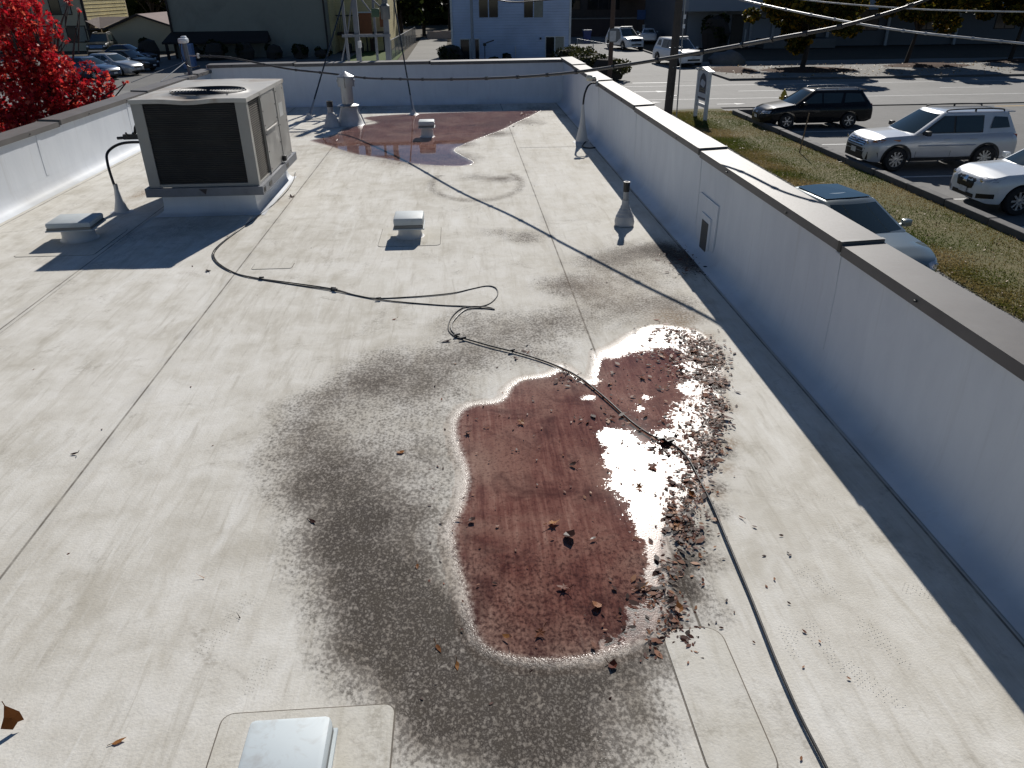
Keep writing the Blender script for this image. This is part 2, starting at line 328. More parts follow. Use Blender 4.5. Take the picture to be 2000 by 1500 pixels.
def roof_attrs(me):
    n = len(me.vertices); co = np.empty(n*3, np.float32); me.vertices.foreach_get('co', co); P = co.reshape(-1,3)[:,:2].astype(float)
    Pw = P + 0.03*np.stack([wobble(P, 6, 1), wobble(P, 6, 2)], 1)
    d1, d2 = seg_dist(P, PUD), seg_dist(P, PUD2)
    g = splat(Pw, GRIME_SHADE)*(1.05+0.30*wobble(P, 3.5, 5))
    # tide line round the shallow oval hollow
    cx, cy = (0.179,10.403)
    el = np.hypot((P[:,0]-cx)/.62, (P[:,1]-cy)/.95); g += .35*np.exp(-((el-1)/.10)**2)*(P[:,1] < cy+.55)
    g = np.where(d1 > 0, g*np.clip(1-d1/.08, 0.12, 1)+.75*np.clip((2.95-P[:,1])/.7, 0, 1)*np.clip(d1/.1,0,1), g)
    g = np.clip(g, 0, 1.3)
    red = np.maximum(np.clip((d1-.012)/.10, 0, 1), .92*np.clip((d2+.05)/.22, 0, 1))
    och = np.clip(splat(Pw, OCHRE), 0, 1)
    for nm, a in (('grime_shade', g), ('red', red), ('ochre', och)):
        at = me.attributes.new(nm, 'FLOAT', 'POINT'); at.data.foreach_set('value', a.astype(np.float32))
def grid_mesh(name, xa, xb, ya, yb, step, z=0.0):
    nx, ny = max(2, int((xb-xa)/step)+1), max(2, int((yb-ya)/step)+1)
    xs, ys = np.linspace(xa, xb, nx), np.linspace(ya, yb, ny); XX, YY = np.meshgrid(xs, ys)
    V = np.stack([XX.ravel(), YY.ravel(), np.full(nx*ny, z)], 1)
    i = (np.arange(ny-1)[:,None]*nx+np.arange(nx-1)[None,:]).ravel()
    L = np.stack([i, i+1, i+1+nx, i+nx], 1)
    return V, L
bld = thing('building', 'low building with white membrane flat roof, white parapets and brown metal coping', 'building', (0,0,0))
edges = [X0] + list(SEAMS) + [X1]
roof_deck = MB().box(X0-.1, X1+.1, Y0, Y1+.1, -.30, -.012).build('roof_deck', mat('deck', (.3,.29,.27)), bld)
for i in range(4):
    lap = 0.05 if i < 3 else 0
    z = 0.0 if i % 2 else 0.0035
    ysplit = [Y0, 18.35] if i < 3 else [Y0, 12.95, 18.35]
    for k in range(len(ysplit)-1):
        zz = z + (0.003 if k else 0)
        V, L = grid_mesh('membrane_sheet', edges[i]-(0.04 if z else 0), edges[i+1]+(0.04 if z else 0), ysplit[k]-(.05 if k else 0), ysplit[k+1], .035, zz)
        me = np_mesh('membrane_sheet', V, L.ravel(), np.arange(len(L))*4, np.full(len(L), 4)); roof_attrs(me); me.materials.append(ROOF)
        o = bpy.data.objects.new('membrane_sheet', me); C.objects.link(o); o.parent = bld

# ---- parapets, coping
def wall_material():
    t = NT('parapet_membrane')
    a = t.noise(.8, 2, .6); b = t.noise(5, 4, .68, t.mapping((1,1,.35)), .4); f = t.noise(40, 2)
    col = t.ramp(t.math('ADD', t.math('MULTIPLY', a, .5), t.math('MULTIPLY', b, .5)), [(.3, (.63,.66,.70)), (.7, (.76,.79,.82))])
    sx = t.n('SeparateXYZ'); t.l(t.tc.outputs['Object'], sx.inputs[0])
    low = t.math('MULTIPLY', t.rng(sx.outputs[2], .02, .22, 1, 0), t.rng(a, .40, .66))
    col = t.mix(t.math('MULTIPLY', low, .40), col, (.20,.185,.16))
    drip = t.rng(t.noise(6, 3, .7, t.mapping((1.6,1.6,.05))), .58, .74, 0, .22)
    col = t.mix(drip, col, (.42,.40,.37))
    h = t.math('ADD', t.noise(1.1, 2), t.math('MULTIPLY', f, .02))
    return t.set(col, .6, 0, t.bump(h, .07, .03), spec=.2)
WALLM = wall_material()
def coping_material():
    t = NT('coping_metal')
    a = t.noise(2.2, 6, .62); b = t.noise(60, 3)
    col = t.ramp(a, [(.3, (.125,.115,.108)), (.7, (.165,.155,.146))])
    col = t.mix(t.rng(t.noise(14, 5, .7), .58, .76, 0, .3), col, (.20,.19,.18))
    return t.set(col, t.rng(b, .3, .7, .47, .55), 0, t.bump(t.noise(1.1, 2), .08, .03), spec=.27)
COPM = coping_material(); SEALM = mat('black_sealant', (.012,.012,.013), .5)
def parapet(p, q, nrm, height, out, joints, base_tilt=0.0):
    """wall from p to q (inner foot line), nrm = inward normal; coping pieces between the joints"""
    p, q, nn = Vector((*p,0)), Vector((*q,0)), Vector((*nrm,0)); d = (q-p).normalized(); L = (q-p).length
    m = MB(); K = max(2, int(L/.5)); prof = [(.16,.0045),(.09,.012),(.04,.045),(.012,.11),(.0,.2),(.0,height*.6),(.012,height-.03)]
    vs = []
    for i in range(K+1):
        c = p+d*(L*i/K)
        for (off, z) in prof: vs.append(c+nn*off+Vector((0,0,z)))
        for (off, z) in ((-.20,height-.03),(-.20,-3.0)): vs.append(c+nn*off+Vector((0,0,z)))
    n = len(prof)+2; fs = [(i*n+j, (i+1)*n+j, (i+1)*n+j+1, i*n+j+1) for i in range(K) for j in range(n-1)]
    fs += [tuple(range(n)), tuple(K*n+j for j in range(n))[::-1]]
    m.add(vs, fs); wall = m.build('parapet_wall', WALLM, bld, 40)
    k = 1.35
    while k < L-.4:
        c = p+d*k; up = Vector((0,0,1)); lp = MB()
        A_, B_ = c+nn*.0035+up*.21, c+nn*.0035+up*(height*.6); C_ = c+nn*.0155+up*(height-.09)
        lp.add([A_-d*.04, A_+d*.04, B_+d*.04, B_-d*.04, C_+d*.04, C_-d*.04, A_-d*.04-nn*.004, B_-d*.04-nn*.004, C_-d*.04-nn*.004, A_+d*.04-nn*.004, B_+d*.04-nn*.004, C_+d*.04-nn*.004], [(0,1,2,3),(3,2,4,5),(0,3,7,6),(3,5,8,7),(1,9,10,2),(2,10,11,4)])
        lp.build('membrane_lap', WALLM, wall); k += 3.05
    js = sorted(joints)
    for a, b in zip(js[:-1], js[1:]):
        pc = MB(); A, B = p+d*a, p+d*(b-.004)
        i0, i1 = .045, -.235; zt = height; lift = .014; sl = .012
        def pt(c, off, z): return c+nn*off+Vector((0,0,z))
        sec0 = [pt(A,i0,zt-.075+lift), pt(A,i0,zt+lift-sl), pt(A,i1,zt+lift), pt(A,i1,zt-.09)]
        sec1 = [pt(B,i0-.004,zt-.079), pt(B,i0-.004,zt-sl-.002), pt(B,i1+.004,zt-.002), pt(B,i1+.004,zt-.09)]
        pc.add(sec0+sec1, [(0,4,5,1),(1,5,6,2),(2,6,7,3),(0,1,2,3),(7,6,5,4),(3,7,4,0)])
        cp = pc.build('coping_panel', COPM, wall)
        jl = MB(); jl.add([pt(A-d*.004,i0+.002,zt-.078+lift), pt(A-d*.004,i0+.002,zt+lift-sl+.006), pt(A-d*.004,i1-.002,zt+lift+.006), pt(A+d*.035,i1-.002,zt+lift+.005), pt(A+d*.035,i0+.002,zt+lift-sl+.005), pt(A+d*.035,i0+.002,zt-.078+lift)],
               [(0,1,4,5),(1,2,3,4)])
        jl.build('joint_cover', SEALM, wall)
        for s_ in (.28, .72):
            c = A.lerp(B, s_); MB().lathe([(.0001,.010),(.009,.009),(.011,0)], pt(c, i0+.004, zt-.045), 8).build('screw', SEALM, wall)
    return wall
parapet((2.40,-3.0), (2.40,18.62), (-1,0), .965, 0, [0, 1.26+3.0-3.05*0-0.0, 4.38+3, 7.46+3, 10.53+3, 13.6+3, 16.6+3, 18.62+3])
parapet((2.46,18.42), (-5.64,18.42), (0,-1), .925, 0, [.03, 3.1, 6.15, 8.08])
parapet((-5.58,-3.0), (-5.58,18.62), (1,0), .82, 0, [0, 5.2, 8.2, 11.2, 14.15, 17.45, 20.4, 21.6])
ext = MB().box(X0-.21, X1+.21, Y0-.1, Y1+.28, -3.0, -.32).build('exterior_wall', mat('stucco', (.45,.42,.37), .9, bump=.3), bld)

# ---- patches welded to the roof
def rr(x0, x1, y0, y1, r, n=5):
    out = []
    for cx, cy, a0 in ((x1-r,y1-r,0),(x0+r,y1-r,90),(x0+r,y0+r,180),(x1-r,y0+r,270)):
        for k in range(n+1): a = rad(a0+90*k/n); out.append((cx+r*math.cos(a), cy+r*math.sin(a)))
    return out
DIRT = mat('edge_dirt', (.15,.13,.105), .8, var=.5, scale=20)
def patch(x0, x1, y0, y1, r, rot=0.0):
    cx, cy = (x0+x1)/2, (y0+y1)/2
    def tf(P): return [(cx+(a-cx)*math.cos(rot)-(b-cy)*math.sin(rot), cy+(a-cx)*math.sin(rot)+(b-cy)*math.cos(rot)) for a, b in P]
    o = MB().prism(tf(rr(x0,x1,y0,y1,r)), .0036, .0075).build('membrane_patch', PATCHM, bld)
    e = .006
    MB().prism(tf(rr(x0-e,x1+e,y0-e,y1+e,r+e)), .0036, .0048).build('dirt_edge', DIRT, o)
patch(.765, 1.01, 1.54, 2.22, .07, rad(1)); patch(-2.08, -1.70, 7.02, 7.18, .02)
patch(-.97, -.335, 1.15, 1.935, .04); patch(-.92, -.27, 7.62, 8.32, .05); patch(-4.62, -3.82, 7.62, 8.55, .05)
bx, by = (2.442,7.230)

# ---- standing water: a thin sheet of real reflecting water over the stained bed
def water_material():
    t = NT('rain_water')
    for nd in list(t.t.nodes):
        if nd.type == 'BSDF_PRINCIPLED': t.t.nodes.remove(nd)
    e = t.attr('edge'); r = t.attr('ruffle')
    fine = t.noise(120, 2, .65); fl = t.noise(42, 4, .62, t.mapping((1,.72,1), (0,0,rad(12))), .25)
    rim = t.rng(e, .0, .10, 1, 0, True)
    rufb = t.rng(t.math('ADD', r, t.math('MULTIPLY', t.math('SUBTRACT', t.noise(55, 3, .75), .5), 1.5)), .22, .62, 0, 1, True)
    rough = t.math('ADD', t.math('MULTIPLY', rufb, .25), t.math('ADD', t.math('MULTIPLY', rim, .32), .035))
    bs = t.math('ADD', t.math('MULTIPLY', rim, .75), t.math('MULTIPLY', rufb, .10))
    b = t.n('Bump'); b.inputs['Distance'].default_value = .006; t.l(fine, b.inputs['Height']); t.l(bs, b.inputs['Strength'])
    g = t.n('BsdfGlossy'); t.l(rough, g.inputs['Roughness']); t.l(b.outputs[0], g.inputs['Normal'])
    tr = t.n('BsdfTransparent')
    t.l(t.mix(t.rng(e, 0, .25), (.97,.95,.94), (.86,.76,.74)), tr.inputs[0])
    ge = t.n('NewGeometry'); dp = t.n('VectorMath', operation='DOT_PRODUCT'); t.l(ge.outputs['Incoming'], dp.inputs[0]); t.l(ge.outputs['True Normal'], dp.inputs[1])
    om = t.math('SUBTRACT', 1.0, t.math('ABSOLUTE', dp.outputs['Value'])); fr = t.math('ADD', .02, t.math('MULTIPLY', t.math('POWER', om, 5.0), .98))
    mask = t.rng(t.math('ADD', e, t.math('MULTIPLY', t.math('SUBTRACT', fl, .5), .05)), -.004, .022)
    mx = t.n('MixShader'); t.l(t.math('MULTIPLY', fr, mask), mx.inputs[0]); t.l(tr.outputs[0], mx.inputs[1]); t.l(g.outputs[0], mx.inputs[2])
    t.l(mx.outputs[0], t.out.inputs[0]); return t.m
WATER = water_material()
RUFFLE = [(1.012,4.900,0.070,0.900),(1.215,5.044,0.100,1.000),(1.434,5.138,0.100,1.000),(1.618,5.075,0.100,1.000),(1.708,4.842,0.090,1.000),(1.643,4.440,0.080,1.000),(1.486,4.304,0.060,1.000),(1.361,3.910,0.070,1.000),(1.270,3.623,0.070,1.000),(1.163,3.745,0.040,0.600),(1.095,3.475,0.080,1.000),(0.949,3.486,0.080,1.000),(0.859,3.712,0.050,0.900),(0.824,3.772,0.040,0.800),(0.847,3.494,0.060,1.000),(0.867,3.245,0.070,1.000),(1.022,3.186,0.080,1.000),(0.886,3.019,0.060,1.000),(0.887,2.856,0.050,1.000),(0.867,2.669,0.045,1.000),(0.822,2.533,0.035,0.900),(0.794,2.375,0.040,0.900),(0.722,2.261,0.045,0.900),(0.642,2.196,0.030,0.700),(0.528,2.163,0.030,0.600),(0.690,4.635,0.050,0.700),(0.576,4.750,0.040,0.700),(0.810,4.470,0.050,0.700),(0.770,4.221,0.030,0.500),(1.139,4.191,0.030,0.300),(1.104,3.180,0.060,0.900),(1.329,3.563,0.060,0.900),(1.533,4.025,0.060,0.900),(0.670,2.323,0.030,0.500),(1.076,4.061,0.030,0.300),(1.451,4.031,0.080,1.000),(1.378,3.728,0.080,1.000),(1.284,3.460,0.080,1.000),(1.171,3.268,0.080,1.000),(1.031,3.008,0.060,1.000),(0.931,2.775,0.050,1.000),(0.874,2.598,0.050,1.000),(0.840,2.466,0.050,1.000),(0.791,2.314,0.050,1.000),(0.688,2.207,0.050,0.900),(1.438,3.666,0.050,1.000),(1.650,4.291,0.050,1.000),(1.757,4.752,0.060,1.000),(1.564,4.603,0.060,0.800)]
def make_puddle(poly, name, label, step, ruf):
    P = np.array(poly); V, L = grid_mesh(name, P[:,0].min()-.05, P[:,0].max()+.05, P[:,1].min()-.05, P[:,1].max()+.05, step, .0095)
    d = seg_dist(V[:,:2], poly)
    keep = (d[L] > -.03).all(1); L = L[keep]; used = np.unique(L); mp = -np.ones(len(V), int); mp[used] = np.arange(len(used)); V = V[used]; L = mp[L]; d = d[used]
    me = np_mesh(name, V, L.ravel(), np.arange(len(L))*4, np.full(len(L), 4))
    r = np.clip(1.45*splat(V[:,:2]+.012*np.stack([wobble(V[:,:2], 22, 3), wobble(V[:,:2], 22, 4)], 1), RUFFLE), 0, 1) if ruf else np.zeros(len(V))
    for nm, a in (('edge', d if ruf else d*3.5), ('ruffle', r)):
        at = me.attributes.new(nm, 'FLOAT', 'POINT'); at.data.foreach_set('value', a.astype(np.float32))
    me.materials.append(WATER); me.shade_smooth()
    o = bpy.data.objects.new(name, me); C.objects.link(o)
    return tag(o, label, 'puddle', 'puddles on the roof', 'structure')
make_puddle(PUD, 'puddle', 'large near rain puddle with red-brown bed and sun glare', .014, True)
make_puddle(PUD2, 'puddle', 'shallow far rain puddle reflecting blue sky by the back parapet', .035, False)
# ================================================================ ROOF EQUIPMENT
GREYP = mat('unit_grey_paint', (.30,.29,.265), .5, .0, .10, 3, dirt=(.30,.275,.235), dirt_scale=2.5)
TOPP = mat('unit_top_paint', (.46,.44,.40), .5, 0, .1, 3, dirt=(.27,.20,.14), dirt_scale=1.3)
GALV = mat('galvanised', (.36,.37,.38), .42, .7, .14, 12, dirt=(.36,.35,.33))
DKM = mat('dark_metal', (.03,.03,.032), .45, .3); BLK = mat('black_rubber', (.018,.018,.019), .55, var=.3, scale=30)
WHT = mat('white_coated', (.55,.55,.54), .5, 0, .08, 5, dirt=(.4,.385,.35)); BOOT = mat('boot_grey', (.42,.43,.44), .5)
def coil_material(name, col, axis=2, freq=42.0):
    t = NT(name); sx = t.n('SeparateXYZ'); t.l(t.tc.outputs['Object'], sx.inputs[0])
    s1 = t.math('SINE', t.math('MULTIPLY', sx.outputs[axis], freq*6.283)); n = t.noise(3.0, 5, .65)
    f = t.math('ADD', t.math('MULTIPLY', s1, .18), t.math('MULTIPLY', n, .9))
    c = t.ramp(f, [(.25, [v*.45 for v in col]), (.75, [v*1.7 for v in col])])
    return t.set(c, .75, .2, t.bump(s1, .6, .004))
def rooftop_unit():
    r = thing('rooftop_air_conditioner', 'large grey packaged rooftop air conditioner standing on a white curb', 'air conditioner', (-3.045, 10.05, 0))
    hx, hy = .635, 1.0; z0, z1, zt = .245, .345, 1.32
    cu = MB(); a, b = hx-.09, hy-.07
    prof = [(.10,.004),(.05,.015),(.012,.06),(0,.12),(0,.245)]
    vs = [];
    for o_, z in prof: vs += [(-a-o_,-b-o_,z),(a+o_,-b-o_,z),(a+o_,b+o_,z),(-a-o_,b+o_,z)]
    cu.add(vs, [(i*4+k, i*4+(k+1)%4, i*4+4+(k+1)%4, i*4+4+k) for i in range(len(prof)-1) for k in range(4)]+[(16,17,18,19)])
    cu.build('curb', WALLM, r, 50)
    ra = MB(); e = .045; t_ = .03
    ra.box(-hx-e, hx+e, -hy-e, -hy-e+t_, z0, z1).box(-hx-e, hx+e, hy+e-t_, hy+e, z0, z1).box(-hx-e, -hx-e+t_, -hy-e+t_, hy+e-t_, z0, z1).box(hx+e-t_, hx+e, -hy-e+t_, hy+e-t_, z0, z1)
    ra.box(-hx-e+.002, hx+e-.002, -hy-e+.03, -hy+.0, z1-.012, z1-.002).box(hx, hx+e-.03, -hy, hy, z1-.012, z1-.002)
    rail = ra.build('base_rail', mat('rail_steel', (.17,.18,.20), .5, .3, .2, 8), r)
    for y in (-.62, .42): MB().box(hx+e+.001, hx+e+.004, y-.09, y+.05, z0+.025, z0+.075).build('fork_slot', DKM, rail)
    for y in (-hy+.02, -hy+.07): MB().box(hx+e+.001, hx+e+.004, y-.014, y+.010, z0+.02, z0+.075).build('lifting_slot', DKM, rail)
    MB().lathe([(.026,0),(.026,.004),(.0001,.005)], (-hx+.05,-hy-e,z0+.05), 14, 'Y').build('lifting_hole', DKM, rail)
    MB().lathe([(.022,0),(.022,.004),(.0001,.005)], (hx-.16,-hy-e-.004,z0+.05), 14, 'Y').build('knockout', mat('worn_zinc', (.33,.34,.35), .5, .7), rail)
    MB().box(-hx+.06, hx-.06, -hy+.06, hy-.06, z1, zt-.03).build('cabinet_core', mat('cabinet_dark', (.04,.04,.04), .8), r)
    for sx in (-1, 1):
        for sy in (-1, 1):
            p = MB(); wd = .125 if sy < 0 else .09
            x_o, y_o = sx*hx, sy*hy
            xa, xb = sorted((x_o, x_o-sx*wd)); ya, yb = sorted((y_o, y_o-sy*.02))
            p.box(xa, xb, ya, yb, z1, zt-.018)
            ya2, yb2 = sorted((y_o-sy*.021, y_o-sy*.07)); xa2, xb2 = sorted((x_o, x_o-sx*.02))
            p.box(xa2, xb2, ya2, yb2, z1, zt-.018)
            post = p.build('corner_post', GREYP, r)
    MB().box(-hx+.126, hx-.126, -hy+.004, -hy+.02, z1, z1+.035).build('lower_trim', GREYP, r)
    coil = MB().box(-hx+.126, hx-.126, -hy+.018, -hy+.055, z1+.036, zt-.02).build('condenser_coil', coil_material('coil_fins', (.030,.029,.028)), r)
    fn = MB()
    for k in range(44): fn.box(-hx+.128, hx-.128, -hy+.011, -hy+.018, z1+.05+k*.0205, z1+.053+k*.0205)
    tag(fn.build('coil_wire', mat('coil_wire', (.035,.034,.033), .6, .4), coil), kind='stuff')
    v = MB(); v.add([(-.06,-hy-e-.003,z0+.085),(.035,-hy-e-.003,z0+.085),(.01,-hy-e-.003,z0+.02)], [(0,1,2)]); v.build('rust_mark', mat('soot', (.05,.04,.035), .8), rail)
    c2 = MB().box(hx-.055, hx-.014, -hy+.072, -hy+.62, z1+.03, zt-.05).build('condenser_coil', coil_material('coil_side', (.060,.052,.040)), r)
    fr = MB().box(hx-.02, hx-.001, -hy+.072, -hy+.085, z1, zt-.018).box(hx-.02, hx+.012, -hy+.622, -hy+.645, z1, zt-.018).box(hx-.02, hx-.001, -hy+.086, -hy+.621, z1, z1+.028)
    fr.build('coil_frame', GREYP, r)
    for (ya, yb, za, zb, dx) in ((.647,1.40,z1+.004,z1+.515,.006), (.647,1.40,z1+.522,zt-.022,.004), (1.41,1.90,z1+.004,zt-.05,.012)):
        pnl = MB().box(hx-.02, hx+dx, -hy+ya, -hy+yb, za, zb, .003).build('access_panel', GREYP, r)
        for yy in (ya+.04, yb-.04):
            for zz in (za+.05, (za+zb)/2, zb-.05): MB().lathe([(.0001,.005),(.008,.004),(.009,0)], (hx+dx,-hy+yy,zz), 8, 'X').build('screw', DKM, pnl)
    MB().box(hx+.008, hx+.030, -hy+.65, -hy+1.22, z1+.506, z1+.522, .003).build('panel_lip', TOPP, r)
    MB().box(hx+.01, hx+.06, -hy+1.30, -hy+1.37, z1+.02, z1+.09, .006).build('drain_fitting', DKM, r)
    MB().box(hx+.0125, hx+.0145, -hy+1.52, -hy+1.74, z1+.55, z1+.72).build('rating_plate', mat('plate_foil', (.55,.55,.52), .4), r)
    for sgn in (-1,): MB().box(-hx-.0, -hx+.02, -hy+.071, hy-.071, z1, zt-.02).build('side_panel', GREYP, r)
    MB().box(-hx+.091, hx-.091, hy-.02, hy-.001, z1, zt-.02).build('rear_panel', GREYP, r)
    # top with the fan opening and a front lip that has been dented
    tp = MB(); fx, fy, R0 = .08, -.46, .43; n = 48; ex, ey = hx+.012, hy+.012
    ring, outer = [], []
    def zt_at(x, y): return zt + .012*(1-abs(x)/ex) - .028*math.exp(-((x+.0)/.22)**2)*max(0, 1-(y+ey)/.30)
    for k in range(n):
        a_ = 2*math.pi*k/n; c_, s_ = math.cos(a_), math.sin(a_); ring.append((fx+R0*c_, fy+R0*s_))
        ts = [((ex-fx)/c_) if c_ > 1e-6 else 1e9, ((-ex-fx)/c_) if c_ < -1e-6 else 1e9, ((ey-fy)/s_) if s_ > 1e-6 else 1e9, ((-ey-fy)/s_) if s_ < -1e-6 else 1e9]
        q = min(ts); outer.append((fx+q*c_, fy+q*s_))
    vs = [(x,y,zt-.06) for x, y in ring]+[(x,y,zt+.022) for x, y in ring]+[(fx+(x-fx)*1.06,fy+(y-fy)*1.06,zt+.010) for x, y in ring]
    for f_ in (.35,.7): vs += [(rx+(ox-rx)*f_, ry+(oy-ry)*f_, zt_at(rx+(ox-rx)*f_, ry+(oy-ry)*f_)) for (rx,ry),(ox,oy) in zip(ring,outer)]
    vs += [(x,y,zt_at(x,y)) for x, y in outer]+[(x,y,zt_at(x,y)-.045) for x, y in outer]
    tp.add(vs, [(i*n+k, i*n+(k+1)%n, (i+1)*n+(k+1)%n, (i+1)*n+k) for i in range(6) for k in range(n)])
    # square the corners
    for cx_, cy_ in ((ex,ey),(-ex,ey),(ex,-ey),(-ex,-ey)):
        ks = sorted(range(n), key=lambda k: (outer[k][0]-cx_)**2+(outer[k][1]-cy_)**2)[:2]
        P = [(*outer[k], zt_at(*outer[k])) for k in ks]; c3 = (cx_, cy_, zt_at(cx_,cy_))
        tp.add([P[0], P[1], c3]+[(p[0],p[1],p[2]-.045) for p in (P[0],P[1],c3)], [(0,1,2),(0,2,5,3),(1,4,5,2)])
    top = tp.build('top_panel', TOPP, r, 35)
    gd = MB()
    for k in range(1, 13): 
        rr_ = R0*k/12.3; gd.tube([(fx+rr_*math.cos(2*math.pi*j/28), fy+rr_*math.sin(2*math.pi*j/28), zt+.03) for j in range(29)], .0035, 4, False)
    for k in range(8): gd.bar((fx+.05*math.cos(k*.785),fy+.05*math.sin(k*.785),zt+.026),(fx+R0*1.04*math.cos(k*.785),fy+R0*1.04*math.sin(k*.785),zt+.026), .008, .006)
    gd.build('fan_guard', DKM, r)
    fb = MB().lathe([(.0001,.0),(.09,.0),(.09,-.07)], (fx,fy,zt-.04), 16)
    for k in range(4):
        a_ = k*1.571+.4; d1 = Vector((math.cos(a_),math.sin(a_),0)); d2 = Vector((-math.sin(a_),math.cos(a_),0)); o_ = Vector((fx,fy,zt-.07))
        fb.quadslab(o_+d1*.08-d2*.06+Vector((0,0,.03)), o_+d1*.40-d2*.13+Vector((0,0,.04)), o_+d1*.40+d2*.13-Vector((0,0,.04)), o_+d1*.08+d2*.06-Vector((0,0,.03)), .004)
    fb.build('fan', DKM, r, 40)
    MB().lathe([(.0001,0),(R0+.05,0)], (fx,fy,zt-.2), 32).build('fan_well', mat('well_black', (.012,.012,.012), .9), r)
    return r
rooftop_unit()

def box_vent(label, x, y, wx, wy, hz, nr, ch, rz=0.0, m=None, nh=0.0):
    r = thing('box_vent', label, 'roof vent', (x, y, 0), rz, 'square-capped roof vents')
    MB().lathe([(nr+.035,.006),(nr+.018,.012),(nr+.006,.03),(nr,.06),(nr,hz-ch+.02)], (0,0,0), 28).build('neck', WHT, r, 40)
    b = MB().box(-wx/2, wx/2, -wy/2, wy/2, hz-ch*.72, hz, min(.022,ch*.3)); cp = b.build('cap', m or VENTM, r, 40)
    MB().box(-wx/2+.004, wx/2-.004, -wy/2+.004, wy/2-.004, hz-ch, hz-ch*.70).build('skirt', mat('vent_skirt_grey', (.17,.175,.17), .5, .2), cp)  # skirt in a darker grey than the cap
    lp = MB().box(-wx/2-.008, wx/2+.008, -wy/2-.008, wy/2+.008, hz-ch-.008, hz-ch+.004).build('drip_edge', m or VENTM, cp)
    return r
VENTM = mat('vent_cap_steel', (.47,.51,.52), .62, 0, .08, 7, bump=.1, bscale=6, bdist=.01, dirt=(.42,.44,.43), dirt_scale=5)
VENTW = mat('vent_cap_white', (.58,.64,.66), .62, .0, .05, 5, bump=.12, bscale=4, bdist=.012, dirt=(.45,.46,.45), dirt_scale=8)
box_vent('nearest white square roof vent at the bottom edge of the picture', -.65, 1.575, .275, .31, .235, .10, .09, 0, VENTW)
box_vent('small square roof vent in the middle of the roof with its patch', -.60, 7.98, .315, .33, .245, .125, .115)
box_vent('wide low roof vent left of the air conditioner, half in its shadow', -4.21, 8.22, .46, .40, .235, .165, .085, rad(3))
box_vent('far square roof vent standing in the shallow puddle', -.62, 14.12, .285, .30, .29, .11, .11)

def flue():
    r = thing('flue_stack', 'silver capped metal flue pipe on a flared base by back parapet', 'flue', (-2.20, 15.66, 0))
    MB().lathe([(.30,.006),(.27,.02),(.215,.12),(.165,.30),(.155,.34)], n=28).build('flashing_cone', BOOT, r, 40)
    MB().lathe([(.145,.34),(.145,.39),(.115,.395),(.115,.78)], n=24).build('pipe', GALV, r, 40)
    MB().lathe([(.118,.40),(.21,.37),(.205,.362),(.118,.385)], n=24).build('storm_collar', GALV, r, 40)
    c = MB().lathe([(.155,.72),(.162,.72),(.162,.80),(.175,.80),(.175,.84),(.162,.84),(.162,.885)], n=28); c.lathe([(.17,.885),(.165,.90),(.0001,.985)], n=28)
    cp = c.build('rain_cap', GALV, r, 35)
    for a in (.5, 2.6, 4.7): MB().bar((.165*math.cos(a),.165*math.sin(a),.70),(.165*math.cos(a),.165*math.sin(a),.92), .02, .008).build('cap_strap', DKM, r)
    MB().bar((.17,-.02,.36),(.31,-.12,.02), .022, .012).build('brace', WHT, r)
flue()
def stub(name, label, x, y, prof_b, r_, h, capm):
    r = thing(name, label, 'vent pipe', (x,y,0))
    MB().lathe(prof_b, n=20).build('flashing_cone', BOOT, r, 35)
    MB().lathe([(r_,.05),(r_,h*.8)], n=14).build('pipe', mat('pipe_grey', (.30,.31,.32), .5, .2), r, 40)
    MB().lathe([(r_+.004,h*.78),(r_+.006,h),(r_-.01,h),(r_-.012,h-.05)], n=14).build('pipe_cap', BLK, r, 40)
    return r
stub('vent_pipe', 'short black-topped pipe on grey boot left of the silver flue', -2.52, 15.42, [(.17,.006),(.15,.03),(.10,.20),(.075,.26),(.06,.27)], .055, .48, BLK)
pb = stub('vent_pipe', 'plumbing vent pipe with ringed grey boot beside the right parapet', *(1.805,8.185), [(.108,.006),(.112,.05),(.10,.10),(.103,.105),(.082,.14),(.086,.145),(.066,.175),(.070,.18),(.052,.205),(.055,.21),(.043,.235),(.040,.29)], .031, .49, BLK)

# conduits, gas line, service pieces
def cone(name, parent, p, rb, rt, h, m, n=18): return MB().lathe([(rb+.05,.005),(rb,.015),(rt+(rb-rt)*.35,h*.5),(rt,h)], p, n).build(name, m, parent, 40)
cl = thing('gas_line', 'black flexible conduit rising from a white cone to the air conditioner', 'conduit', (-4.19,9.33,0))
cone('flashing_cone', cl, (0,0,0), .085, .022, .30, WHT)
P = [(0,0,.22),(-.02,.0,.42),(-.05,.06,.58),(-.06,.15,.68),(.02,.28,.745),(.18,.36,.76),(.52,.40,.735)]
MB().tube(smoothpath(P, 6), .016, 8).build('flexible_conduit', BLK, cl, 60)
MB().lathe([(.026,.27),(.026,.34)], n=10).build('connector', GALV, cl)
v = MB().tube([(-.02,.42,.80),(.18,.42,.81),(.30,.42,.82)], .018, 8).tube([(.19,.42,.81),(.22,.42,.92),(.27,.43,1.0),(.37,.44,1.02),(.52,.45,1.0)], .016, 8).tube([(.12,.42,.81),(.12,.36,.87)], .012, 6).tube([(.20,.36,.86),(.20,.46,.86)], .013, 6).box(.06,.24,.395,.445,.785,.845)
v.build('gas_valve', BLK, cl, 60)
cr = thing('light_conduit', 'cone flashing with black conduit and small lamp on right parapet', 'conduit', (2.09,13.30,0))
cone('flashing_cone', cr, (0,0,0), .11, .018, .62, WHT)
MB().tube(smoothpath([(0,0,.60),(.01,0,.72),(.03,.02,.80),(.08,.06,.90),(.15,.10,.945),(.235,.12,.945)], 5), .016, 8).build('flexible_conduit', BLK, cr, 60)
MB().box(.225,.262,.08,.16,.89,.985,.006).build('junction_box', GALV, cr)
